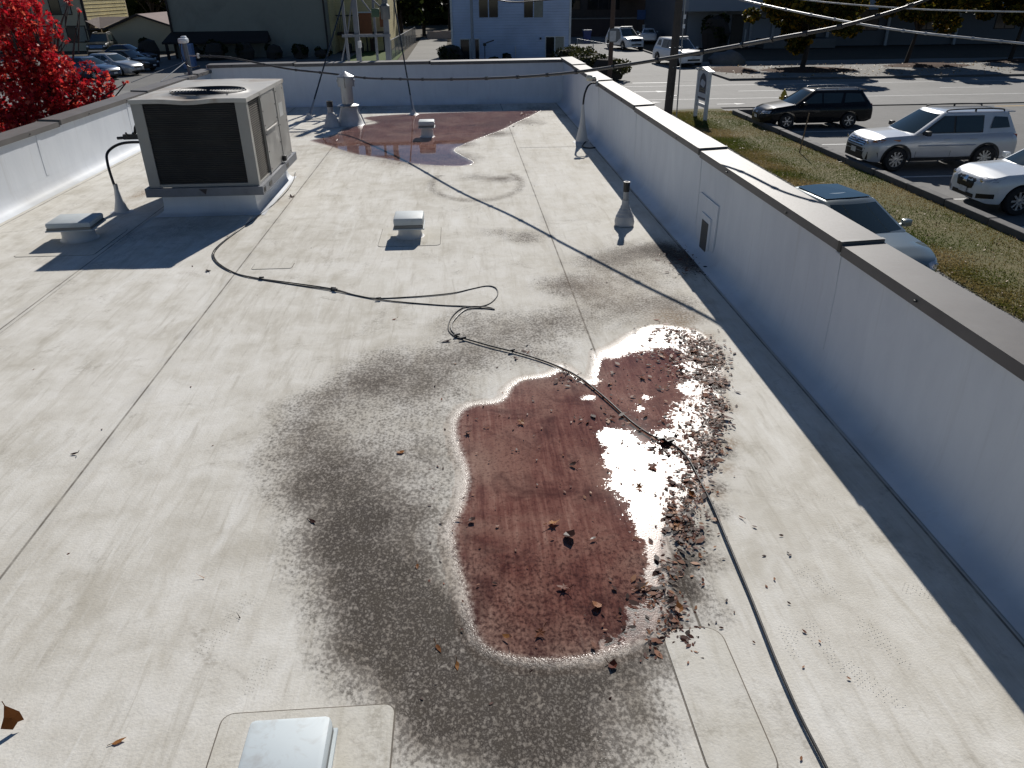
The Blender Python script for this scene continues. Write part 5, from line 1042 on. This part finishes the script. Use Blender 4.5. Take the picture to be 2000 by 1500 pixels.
# balconies
ap = thing('apartment_house', 'cream sided apartments with timber balconies and orange screens', 'building', (0,0,0)); CREAM = lapmat('cream_siding', (.66,.57,.31), .22)
MB().box(-12.6,-6.55,80,92,-3,6).build('wall', CREAM, ap); MB().box(-11.6,-11.45,76.2,80,-3,6).build('wing_wall', CREAM, ap)
MB().box(-11.3,-6.7,78.2,79.95,-1.52,-1.30).build('balcony_floor', TRIMD, ap)
for k in range(14): MB().bar((-11.2+k*.17,78.25,-1.3),(-11.2+k*.17,78.25,.1),.05,.04).build('baluster', TRIMD, ap)
MB().box(-11.3,-8.9,78.2,78.3,.1,.2).build('handrail', TRIMD, ap)
OR = mat('orange_cedar', (.30,.105,.045), .8, 0, .2, 3)
MB().box(-9.1,-8.0,77.9,78.15,-1.5,.35).build('balcony_screen', OR, ap); MB().box(-7.25,-6.6,78.2,78.35,-.85,.4).build('balcony_screen', OR, ap); MB().box(-9.2,-7.9,77.7,78.2,.36,.46).build('screen_cap', TRIMW, ap)
for x in (-10.5,-9.6,-8.6,-7.9,-7.0): MB().bar((x,78.3,-3),(x,78.3,-1.5),.13,.13).build('balcony_post', TRIMD, ap)
window(ap,-12.45,-11.7,0,1.6,79.98,0,TRIMD); MB().box(-8.5,-7.8,79.9,79.99,-3,-1.9).build('door', mat('door_dark', (.05,.025,.02)), ap)
for x in (-10.6,-9.5): MB().box(x,x+.6,77.2,77.8,-3,-2.2,.05).build('planter', mat('bin_black', (.015,.015,.017), .6), ap)
# left apartments
la = thing('apartment_house', 'tan two-storey apartments behind the red maple with sunlit yellow side', 'building', (0,0,0)); TANW = mat('tan_wall', (.52,.44,.31), .9, 0, .06, 1)
MB().box(-64,-36.9,85,96,-3,4.6).build('wall', TANW, la)
sid = MB().box(-36.895,-36.80,85,95.6,-.2,4.6).build('side_cladding', lapmat('yellow_siding', (.66,.58,.32), .23), la)
for k in range(14): MB().box(-36.80,-36.765,85.02,95.6,-.18+k*.34,-.155+k*.34).build('lap_shadow_board', TRIMW if False else lapmat('yellow_siding', (.66,.58,.32)), sid)
MB().box(-36.98,-36.72,84.9,84.995,-3,4.6).build('corner_board', TRIMD, la)
MB().box(-64.4,-36.6,84.4,96.4,4.6,4.9).build('roof', mat('brown_shingle', (.10,.075,.07), .9), la); MB().box(-64,-36.9,84.9,84.995,1.95,2.15).build('band', TRIMD, la)
for (a, b, c_, d) in ((-40.0,-38.1,.35,1.9),(-39.0,-37.2,-2.15,-.75),(-44.0,-42.0,.35,1.9),(-42.6,-40.9,-2.15,-.75)): window(la,a,b,c_,d,84.98,1,TRIMD,.5)
en = MB().add([(-37.0,84.6,-.15),(-36.8,88,-.0),(-33.9,88,-.0),(-34.2,84.6,-.55),(-35.4,84.2,-.95)], [(0,4,3,2,1)]).prism([(-37,84.6),(-34.1,84.6),(-34.1,88),(-37,88)],-1.05,-.98); en.build('entry_roof', mat('brown_shingle'  , (.1,.075,.07)), la)
MB().box(-36.85,-34.15,88,88.2,-3,-1.0).build('entry_wall', mat('yellow_wall', (.55,.38,.08), .9), la)
# gabled garage
gg = thing('garage', 'small gabled tan garage with brown trim by the left lot', 'garage', (0,0,0))
gx0, gx1, gxm, ze, za = -34.15,-27.2,-31.0,-.82,.35
MB().add([(gx0,83,-3),(gx1,83,-3),(gx1,83,ze-.1),(gxm,83,za-.05),(gx0,83,ze),(gx0,92,-3),(gx1,92,-3),(gx1,92,ze-.1),(gxm,92,za-.05),(gx0,92,ze)], [(0,1,2,3,4),(9,8,7,6,5),(0,4,9,5),(1,6,7,2)]).build('wall', TANW, gg)
for a, b in (((gx0-.35,ze-.12),(gxm,za)),((gxm,za),(gx1+.35,ze-.22))): MB().quadslab((a[0],82.6,a[1]),(b[0],82.6,b[1]),(b[0],92.4,b[1]),(a[0],92.4,a[1]),.14).build('roof', mat('mauve_shingle', (.20,.15,.14), .9), gg)
for a, b in (((gx0-.35,ze-.16),(gxm,za-.05)),((gxm,za-.05),(gx1+.35,ze-.26))): MB().bar((a[0],82.57,a[1]),(b[0],82.57,b[1]),.05,.18).build('barge_board', TRIMD, gg)
# grey office on the right
of = thing('office_building', 'long grey-blue office with deep fascia behind the street trees', 'building', (0,0,0)); GB = mat('grey_blue_panel', (.10,.105,.115), .7, 0, .08, .8)
MB().box(22.0,120,78,96,-3,9).build('wall', GB, of); MB().box(21.3,120,75.4,77.99,.25,9.2).build('fascia', mat('fascia_grey', (.27,.295,.33), .6, 0, .05, .5), of)
for x in (25.6,28.3,30.5,36,42,49,57): MB().bar((x,77.7,-3),(x,77.85,.25),.18,.25).build('pilaster', mat('pilaster_grey', (.32,.33,.35)), of)
MB().box(26.4,27.6,77.84,77.899,-3,-.1).build('door', mat('door_black', (.015,.016,.018), .4), of); MB().box(27.7,27.8,77.5,77.6,-2.9,-1.4).build('handrail', TRIMW, of)
for x in (33,39,45,53): window(of,x,x+2.0,-1.6,.1,77.98,1,TRIMD)
MB().box(22.1,31.5,77.9,77.995,-3,.2).build('pale_panel', mat('pale_grey_panel', (.25,.27,.30), .7, 0, .08, .8), of); MB().box(29,36,75.6,77.85,-3,-2.2).build('planter_wall', mat('planter_grey', (.12,.12,.12)), of)
ob = thing('brick_building', 'dark brick building with wide windows at the end of driveway', 'building', (0,0,0)); BRK = mat('dark_brick', (.085,.070,.062), .9, 0, .3, 3, bump=.4)
MB().box(10.5,32,104,116,-3,10).build('wall', BRK, ob); MB().box(10.2,20,98,98.4,-3,-1.1).build('yard_wall', mat('wall_maroon', (.05,.035,.035)), ob); MB().box(12,24,97.9,98.45,-1.1,-.98).build('wall_cap', CONC, ob)
for (a, b) in ((12,15.5),(16.5,20.5),(24,26.5)): window(ob,a,b,-.2,2.5,103.98,2,TRIMD)
MB().box(19.8,23.4,100.5,103.9,1.2,2.6).build('entry_canopy', mat('canopy_grey', (.30,.32,.34)), ob)
bs = thing('street_sign_board', 'blue notice board on posts at the end of the driveway', 'sign', (22.0,95.5,GZ)); MB().box(-1.0,1.0,-.06,.06,1.9,2.9,.02).build('panel', mat('sign_blue', (.04,.09,.22), .5), bs); MB().box(-.3,.2,-.07,-.055,.7,1.35).build('notice', TRIMW, bs)
for x in (-.9,.9): MB().bar((x,.07,0),(x,.07,2.9),.1,.06).build('post', DKM, bs)
# ================================================================ STREET FURNITURE
WOOD = mat('pole_wood', (.075,.062,.052), .9, 0, .3, 6, bump=.4, bscale=14)
up = thing('utility_pole', 'stout dark wooden utility pole at the road edge', 'pole', (9.45,35.2,GZ))
MB().tube([(0,0,0),(.06,0,3),(.12,0,11)],[.19,.175,.14],14).build('shaft', WOOD, up, 60); MB().tube([(.42,.0,0),(.32,0,5),(.30,0,11)],.03,8).build('conduit', GALV, up, 60)
for z in (3.75,4.12): MB().box(.26,.36,-.24,-.20,z,z+.16).build('reflector', mat('reflector_white', (.8,.8,.82), .3), up)
for z in (1.0,2.2,3.0): MB().bar((.0,-.17,z),(.40,-.02,z),.04,.03).build('standoff', GALV, up)
wp = thing('utility_pole', 'thin brown wooden pole carrying a stop sign by the hedge', 'pole', (9.35,49.3,GZ)); MB().tube([(0,0,0),(.0,0,9)],[.15,.12],12).build('shaft', mat('pole_wood_brown', (.09,.055,.04), .9), wp, 60)
sn = thing('stop_sign', 'octagonal sign seen from behind on the brown pole', 'sign', (9.35,49.1,GZ)); a8 = [(.42*math.cos(rad(22.5+45*k))+.12, .42*math.sin(rad(22.5+45*k))) for k in range(8)]
m8 = MB(); m8.add([(x,0,2.75+z) for x, z in a8]+[(x,.02,2.75+z) for x, z in a8], [tuple(range(8)), tuple(range(8,16))[::-1]]+[(i,i+8,(i+1)%8+8,(i+1)%8) for i in range(8)]); m8.build('sign_back', mat('sign_alu', (.16,.165,.17), .5, .4), sn)
MB().box(-.16,.22,-.05,-.02,2.42,3.0).build('notice_plate', mat('notice_white', (.5,.5,.5), .5), sn)
# monument sign
ms = thing('monument_sign', 'white two-post sign with arched blue emblem panel on the grass', 'sign', (10.83,34.75,GZ+.05), rad(94))
for x in (-.62,.62): MB().box(x-.07,x+.07,-.07,.07,0,2.02).build('post', TRIMW, ms)
pnl = MB().box(-.55,.55,-.03,.03,.78,2.0).build('panel', mat('sign_panel', (.50,.53,.58), .5), ms)
MB().box(-.52,.52,-.02,.02,.52,.66).build('lower_board', TRIMW, ms)
cap = MB(); cap.add([(-.85,-.14,2.0),(-.4,-.14,2.05),(0,-.14,2.12),(.4,-.14,2.05),(.85,-.14,2.0),(-.85,.14,2.0),(-.4,.14,2.05),(0,.14,2.12),(.4,.14,2.05),(.85,.14,2.0)]+[(-.85,-.14,2.045),(-.4,-.14,2.10),(0,-.14,2.18),(.4,-.14,2.10),(.85,-.14,2.045),(-.85,.14,2.045),(-.4,.14,2.10),(0,.14,2.18),(.4,.14,2.10),(.85,.14,2.045)],
    [(i,i+1,i+6,i+5) for i in range(4)]+[(10+i,15+i,16+i,11+i) for i in range(4)]+[(i,10+i,11+i,i+1) for i in range(4)]+[(5+i,6+i,16+i,15+i) for i in range(4)]+[(0,5,15,10),(4,14,19,9)]); cap.build('cap', TRIMW, ms)
NAVY = mat('sign_navy', (.020,.028,.055), .5)
for sg in (-1, 1):
    A = [(-.40,1.10),(.40,1.10),(.40,1.50)]+[(.40*math.cos(rad(a)), 1.50+.42*math.sin(rad(a))) for a in range(10,180,15)]+[(-.40,1.50)]
    ar = MB(); ar.add([(x,sg*.034,z) for x, z in A], [tuple(range(len(A)))]); ar.build('emblem_field', NAVY, pnl)
    E_ = [(.30*math.cos(rad(a)), 1.50+.15*math.sin(rad(a))) for a in range(0,360,20)]; em = MB(); em.add([(x,sg*.037,z+.03*math.sin(x*14)) for x, z in E_], [tuple(range(len(E_)))]); em.build('emblem', mat('emblem_pale', (.42,.47,.55), .5), pnl)
    for z in (1.17,1.26): MB().box(-.28,.28,*sorted((sg*.036,sg*.039)),z,z+.035).build('gold_lettering_line', mat('sign_gold', (.16,.13,.06), .5), pnl)
    MB().box(-.45,.45,*sorted((sg*.033,sg*.036)),.84,.92).build('lettering_band', NAVY, pnl)
hy = thing('fire_hydrant', 'yellow fire hydrant behind the black wagon hood', 'hydrant', (16.0,38.15,GZ)); HY = mat('hydrant_yellow', (.52,.36,.03), .5, 0, .12)
MB().lathe([(.17,0),(.17,.06),(.12,.08),(.12,.52),(.16,.54),(.16,.58),(.13,.62),(.10,.72),(.04,.78),(.04,.84),(.0001,.84)], n=16).build('barrel', HY, hy, 40)
for sx in (-1,1): MB().lathe([(.07,0),(.07,sx*.10),(.0001,sx*.10)], (sx*.11,0,.44), 12, 'X').build('nozzle_cap', HY, hy)
def bin_(label, loc, m, s=1.0):
    r = thing('wheelie_bin', label, 'bin', loc); MB().add([(-.30,-.35,0),(.30,-.35,0),(.30,.35,0),(-.30,.35,0),(-.42,-.45,1.2),(.42,-.45,1.2),(.42,.45,1.2),(-.42,.45,1.2)],[(0,3,2,1),(4,5,6,7),(0,1,5,4),(1,2,6,5),(2,3,7,6),(3,0,4,7)]).build('body', m, r); MB().box(-.46,.46,-.5,.5,1.2,1.28,.03).build('lid', mat('bin_lid', (.30,.33,.38), .5), r)
bin_('blue wheeled bin standing beyond the driveway hedge', (13.9,87.5,GZ), mat('bin_blue', (.015,.04,.17), .45)); bl = thing('utility_cabinet', 'blue-grey upright cabinet seen behind the service mast', 'cabinet', (-20.8,64.0,GZ)); MB().box(-.45,.45,-.3,.3,0,1.75,.03).build('cabinet_body', mat('cabinet_blue', (.16,.24,.42), .5), bl); MB().box(-.4,.4,-.32,-.301,.1,1.6).build('door', mat('cabinet_blue2', (.14,.22,.40), .5), bl)
# chain-link fences
def chainlink(label, pts, h, sp=.22):
    r = thing('chain_link_fence', label, 'fence', (pts[0][0],pts[0][1],GZ)); b = Vector((pts[0][0],pts[0][1],0)); rail = MB(); wv = MB()
    for a, c_ in zip(pts[:-1], pts[1:]):
        A, B = Vector((*a,0))-b, Vector((*c_,0))-b; L = (B-A).length; n = max(1,int(L/2.6)); rail.tube([A+Vector((0,0,h)),B+Vector((0,0,h))],.03,6)
        for k in range(n+1): p = A.lerp(B,k/n); MB().tube([p,p+Vector((0,0,h+.05))],.035,6).build('post', GALV, r)
        d = (B-A)/L; k = -h
        while k < L:
            for s_ in (1,-1):
                x0_, z0_ = (k, 0) if s_ > 0 else (k+h, 0); x1_, z1_ = (k+h, h) if s_ > 0 else (k, h)
                t0 = 0; 
                def cl(x): return min(L, max(0, x))
                xa, xb = cl(x0_), cl(x1_); za_ = abs(xa-x0_); zb_ = h-abs(xb-x1_)
                if abs(xb-xa) > .05: wv.bar(A+d*xa+Vector((0,0,za_)), A+d*xb+Vector((0,0,zb_)), .008, .008)
            k += sp
    rail.build('top_rail', GALV, r); tag(wv.build('mesh_wire', GALV, r), kind='stuff'); return r
chainlink('chain-link fence along the path between apartments and pale house', [(-5.770,66.682),(-4.721,92.346)], 1.5)
chainlink('chain-link fence in front of the driveway hedge', [(9.5,64.5),(10.9,57.5)], 1.7)
sheet('garden_path', -4.4, -1.2, 64, 100, GZ-.004, CONC); sheet('lawn', -9.5, -5.2, 62, 80, GZ+.01, flatmat('lawn_green', (.045,.075,.015), (.08,.12,.03), .95))
MB().box(-3.6,-.6,98,98.5,GZ,GZ+.8).build('low_wall', mat('pinkish_wall', (.42,.34,.29), .9), None)
tag(bpy.data.objects['low_wall'], 'low pale wall at the far end of the garden path', 'wall')

# ================================================================ TREES AND SHRUBS
BARK = mat('bark', (.085,.070,.060), .95, 0, .35, 8, bump=.6, bscale=16); BARKD = mat('bark_dark', (.035,.028,.023), .95, 0, .3, 8)
def clump_pts(clumps, total, shell=.55):
    w_ = np.array([c[4]*c[3]**2 for c in clumps]); w_ = w_/w_.sum(); P = []; D = []
    for c, q in zip(clumps, w_):
        k = max(3, int(total*q)); v = RNG.normal(size=(k,3)); v /= np.linalg.norm(v,axis=1)[:,None]; r = (RNG.uniform(0,1,k)**(1/3)*(1-shell)+shell*RNG.uniform(.75,1.05,k))
        P.append(np.array(c[:3])+v*r[:,None]*c[3]*np.array([1,1,.85])); D.append(v)
    return np.concatenate(P), np.concatenate(D)
def tree(name, label, base, height, crown, n, leaf, lm, bm, r0=.16, shape=ROUGH6, fork=.35, group=None, lean=(0,0), limbs=None, flat=.3, shell=.45):
    root = thing(name, label, 'tree', base, 0, group); tk = MB(); top = Vector((lean[0], lean[1], height))
    P = smoothpath([(0,0,-.1),(lean[0]*.3+.03,lean[1]*.3,height*.35),(lean[0]*.7-.04,lean[1]*.7+.03,height*.7),top],5); tk.tube(P,[r0*(1-.75*i/(len(P)-1)) for i in range(len(P))],9)
    for c in crown:
        t_ = Vector(c[:3]); s_ = P[int(len(P)*random.uniform(fork,.85))]; mid = s_.lerp(t_,.55)+Vector((0,0,.12*(t_-s_).length)); pr = smoothpath([s_,mid,t_],4); tk.tube(pr,[max(.006,r0*.34*(1-.85*i/(len(pr)-1))) for i in range(len(pr))],5)
        for _ in range(3):
            q = t_+Vector(RNG.normal(size=3))*c[3]*.7; tk.tube([t_.lerp(s_,.25),t_.lerp(q,.5),q],[r0*.10,r0*.06,.004],4)
    tk.build('trunk', bm, root, 60)
    pts, dr = clump_pts(crown, n, shell); leaf_cloud('crown', pts, leaf, lm, shape, flat=flat, parent=root)
    return root
RED = leafmat('red_maple_leaf', [(0,(.20,.008,.018)), (.4,(.48,.016,.036)), (.75,(.72,.05,.06)), (1.0,(.82,.18,.12))], .5, .45)
b = Vector((-7.55,15.4,-3.0)); cl_ = []
for p, r, w_ in (((-7.863,15.000,1.788),.42,1),((-7.693,15.000,1.288),.45,1),((-7.901,14.500,0.664),.45,1),((-7.502,15.000,0.726),.40,1),((-7.357,15.500,0.572),.30,1),((-6.944,15.500,0.775),.22,.9),((-6.829,16.000,0.755),.15,.6),((-7.218,15.000,1.239),.28,.8),((-7.421,15.500,1.801),.24,.45),((-7.405,15.000,2.089),.32,.6),((-7.313,15.500,0.996),.25,.8),((-7.117,16.000,1.127),.15,.5),((-7.937,14.000,0.208),.40,1),((-7.739,14.500,0.333),.36,1),((-7.533,15.000,0.307),.26,1),((-7.340,15.500,0.360),.22,1),((-7.710,14.500,2.197),.5,1),((-7.429,16.000,1.578),.10,.25),((-7.165,16.000,2.214),.09,.35),((-7.023,16.000,2.060),.05,.5),((-6.405,15.800,0.825),.05,.6),((-6.811,15.800,0.959),.13,.6),((-6.767,15.800,0.572),.12,.7),((-8.583,14.500,1.341),.7,1),((-9.020,14.000,0.246),.8,1),((-8.218,15.000,2.733),.7,1),((-8.219,15.000,-0.592),.6,.7),((-6.943,15.600,0.507),.16,.9),((-7.614,15.400,1.598),.3,.7),((-8.142,15.400,0.911),.4,1),((-7.354,16.000,0.319),.2,.9)):
    cl_.append((p[0]-b.x,p[1]-b.y,p[2]-b.z,r,w_))
for q_ in ((-9.3,15.6,.2,.75,.7),(-9.6,14.3,1.1,.8,.7),(-9.9,16.4,1.4,.8,.7),(-10.4,15.2,.3,.8,.7),(-9.4,15.4,2.2,.8,.7),(-10.5,14.6,2.4,.8,.7),(-9.0,16.8,2.9,.7,.7),(-9.9,15.4,3.4,.8,.7),(-9.5,16.6,-.6,.7,.7)): cl_.append((q_[0]-b.x, q_[1]-b.y, q_[2]-b.z, q_[3], q_[4]))
tree('maple_tree', 'bright red maple rising beside the left parapet', b, 4.6, cl_, 24000, .086, RED, BARK, .11, MAPLE, .45, None, (-.15,.1), flat=.1, shell=.25)
AUT = leafmat('autumn_street_leaf', [(0,(.026,.030,.007)), (.5,(.060,.065,.012)), (.75,(.17,.135,.018)), (1.0,(.38,.20,.02))], .45)
def streetcrown(cx, cz, rx, rz, k, seed):
    r = np.random.default_rng(seed); out = []
    for _ in range(k):
        v = r.normal(size=3); v /= np.linalg.norm(v); q = r.uniform(.35,.95); out.append((cx+v[0]*rx*q, v[1]*rx*q, cz+v[2]*rz*q, r.uniform(.55,1.1), 1))
    return out
TG = 'street trees across the road'
tree('street_tree', 'left street tree with yellowing crown and forked dark trunk', (24.6,56.2,GZ+.1), 4.5, streetcrown(-.4,4.4,4.7,3.2,60,1), 19000, .25, AUT, BARKD, .20, ROUGH6, .35, TG, (.4,0))
tree('street_tree', 'middle street tree with leaning pale trunk', (33.3,58.1,GZ+.1), 4.4, streetcrown(.8,4.9,3.9,2.6,44,2), 13000, .26, AUT, BARKD, .16, ROUGH6, .4, TG, (.8,0))
tree('street_tree', 'right street tree cut off by the picture edge', (43.0,60.4,GZ+.1), 4.6, streetcrown(.4,4.8,4.4,2.8,48,3), 15000, .26, AUT, BARKD, .17, ROUGH6, .4, TG, (.6,0))
for (cx, cy, rx, ry) in ((24.4,54.6,3.4,1.9),(34.0,56.4,3.2,1.5),(44.0,58.6,4.5,1.7),(19.3,55.5,1.6,2.3)):
    mm = MB(); n = 30; vs = [(cx,cy,GZ+.30)]
    for f_, z in ((.5,.24),(1.0,.105)): vs += [(cx+rx*f_*math.cos(2*math.pi*k/n)*(1+.06*math.sin(3*k)), cy+ry*f_*math.sin(2*math.pi*k/n), GZ+z) for k in range(n)]
    mm.add(vs, [(0,1+k,1+(k+1)%n) for k in range(n)]+[(1+k,1+n+k,1+n+(k+1)%n,1+(k+1)%n) for k in range(n)]); tag(mm.build('mulch_bed', MULCH, None, 60), kind='structure')
k = 1100; lx = RNG.uniform(17.6,52,k); ly = RNG.uniform(50.1,58,k)
o = leaf_cloud('street_leaves', np.stack([lx,ly,np.full(k,GZ+.14)+np.where(RNG.uniform(size=k)<.5,.06,0)],1), .10, leafmat('pale_leaf', [(0,(.12,.07,.03)),(1,(.50,.38,.22))], .2), ROUGH6, flat=2); tag(o, 'pale fallen leaves strewn over far pavement and mulch', 'leaf litter', kind='stuff')
DKG = leafmat('dark_evergreen_leaf', [(0,(.008,.014,.006)), (.6,(.018,.030,.010)), (.9,(.040,.055,.015)), (1,(.09,.10,.02))], .25)
HEDG = leafmat('hedge_leaf', [(0,(.02,.028,.010)), (.5,(.05,.060,.020)), (1,(.11,.10,.045))], .25)
BG = 'dark trees behind the buildings'
for i, (x, y, h_, rx, lbl) in enumerate(((-6.5,96,11,3.0,'dark tree behind the cream balconies'),(-1.0,112,14,4.2,'tall dark tree left of the pale house, behind the path'),(-4.2,104,10,3.0,'dark tree overhanging the garden path'),(2.5,108,12,3.5,'dark tree rising behind the pale house'),(-33,108,13,4.6,'large dark tree behind the gabled garage'),(-40,112,13,4.5,'dark tree behind the tan apartments'),(10.6,92,8.5,2.0,'loose dark tree right of the pale house'),(-26,110,13,4.5,'dark tree behind the tan block, left'))):
    tree('evergreen_tree', lbl, (x,y,GZ), h_*.7, streetcrown(0,h_*.5,rx,h_*.46,26,10+i), 2600, .55, DKG, BARKD, .25, ROUGH6, .2, BG, (0,0))
def shrub(name, label, base, rx, ry, rz_, n, leaf, lm, group=None, cat='shrub', k=10):
    r = thing(name, label, cat, base, 0, group); cl2 = []
    q = np.random.default_rng(int(abs(base[0]*100+base[1]*10)))
    for _ in range(k): v = q.normal(size=3); v /= np.linalg.norm(v); u = q.uniform(.1,.75); cl2.append((v[0]*rx*u, v[1]*ry*u, rz_*.48+v[2]*rz_*.42*u, min(rx,ry,rz_)*.42, 1))
    pts, d_ = clump_pts(cl2, n, .5); pts[:,2] = np.maximum(pts[:,2], .02); leaf_cloud('foliage', pts, leaf, lm, ROUGH6, parent=r)
    MB().tube([(0,0,0),(.02,0,rz_*.6)],[.06,.03],6).build('stem', BARKD, r); MB().lathe([(.0001,.05),(rx*.6,.1),(rx*.72,rz_*.4),(rx*.5,rz_*.72),(.0001,rz_*.82)], n=10).build('inner_twigs', BARKD, r)
    return r
SG = 'clipped dark bushes along the tan block'
for x, y, rx, rz_, lb in ((-25.9,70.0,1.25,2.3,'tall square dark bush left of the canopy'),(-22.8,71.4,1.0,1.5,'round dark bush under the canopy, left'),(-20.9,71.4,1.2,1.75,'round dark bush right behind the service mast'),(-18.4,71.5,1.2,1.7,'round dark bush under the canopy right end'),(-15.9,71.6,1.0,1.45,'low round dark bush right of the canopy post'),(-13.7,71.7,1.0,1.45,'round dark bush near the block right corner'),(-11.9,71.8,.9,.9,'lowest dark bush at the block right corner')):
    shrub('clipped_bush', lb, (x,y,GZ), rx, rx*.8, rz_, 1300, .16, DKG, SG)
for x, y, rx, ry, rz_, lb in ((-.6,64.5,1.4,1.2,1.75,'dark bush at the left corner of pale house'),(4.0,65.8,.5,.4,.7,'small dark shrub against the pale house wall'),(2.9,65.8,.6,.4,.4,'low shrub beneath the gooseneck lamp')): shrub('garden_shrub', lb, (x,y,GZ), rx, ry, rz_, 900, .14, DKG, 'shrubs by the pale house')
HG = 'hedge bushes beside the driveway'
for i, (x, y, rx, ry, rz_) in enumerate(((9.6,51.2,1.55,1.4,1.75),(8.2,52.6,1.6,1.6,1.8),(8.9,55.2,1.6,1.6,1.75),(8.2,58.2,1.7,1.8,1.8),(9.4,60.5,1.3,1.6,1.5))):
    shrub('hedge_bush', ('leafy hedge bush at the driveway mouth','hedge bush left of the driveway mouth one','second hedge bush up the driveway','hedge bush beside the chain-link fence','furthest hedge bush up the driveway')[i], (x,y,GZ), rx, ry, rz_, 2600, .13, HEDG, HG)
shrub('round_shrub', 'tall dark round shrub in front of the grey office corner', (24.2,75.5,GZ), 1.9, 1.6, 3.6, 2600, .2, DKG); shrub('round_shrub', 'yellowish low shrub behind the far fleet car', (17.9,90,GZ), 1.3, 1.0, 1.0, 700, .16, HEDG)
bd = thing('boulder', 'grey boulder on the pavement beside the nearest fleet car', 'boulder', (20.3,60.0,GZ)); bb = MB().lathe([(.0001,-.1),(1.25,0),(1.35,.4),(.95,.85),(.3,1.0),(.0001,1.02)], n=12); bb.v = [(x*(1+.12*math.sin(7*y+3*z)), y*(.8+.1*math.sin(5*x)), z+.1*math.sin(4*x)) for x, y, z in bb.v]; bb.build('rock', mat('granite', (.16,.155,.15), .9, 0, .25, 4, bump=.5), bd, 60)
dt = np.stack([RNG.uniform(-150,170,7000), RNG.uniform(135,150,7000), GZ+np.abs(RNG.normal(0,1,7000))*6],1)
o = leaf_cloud('distant_trees', dt, 3.0, DKG, ROUGH6); tag(o, 'far-off dark belt of trees closing the view', 'trees', kind='stuff')
hl_ = MB(); n = 60; hl_.v = [(-260+520*i/n, 165+12*math.sin(i*.4), GZ-1) for i in range(n+1)]+[(-260+520*i/n, 215, GZ+20+5*math.sin(i*.7)+3*math.sin(i*1.9)) for i in range(n+1)]; hl_.f = [(i,i+1,n+2+i,n+1+i) for i in range(n)]
tag(hl_.build('hill', flatmat('hill_wood', (.012,.018,.008), (.03,.036,.014), .95, .3, (.02,.03,.01)), None, 80), kind='structure')
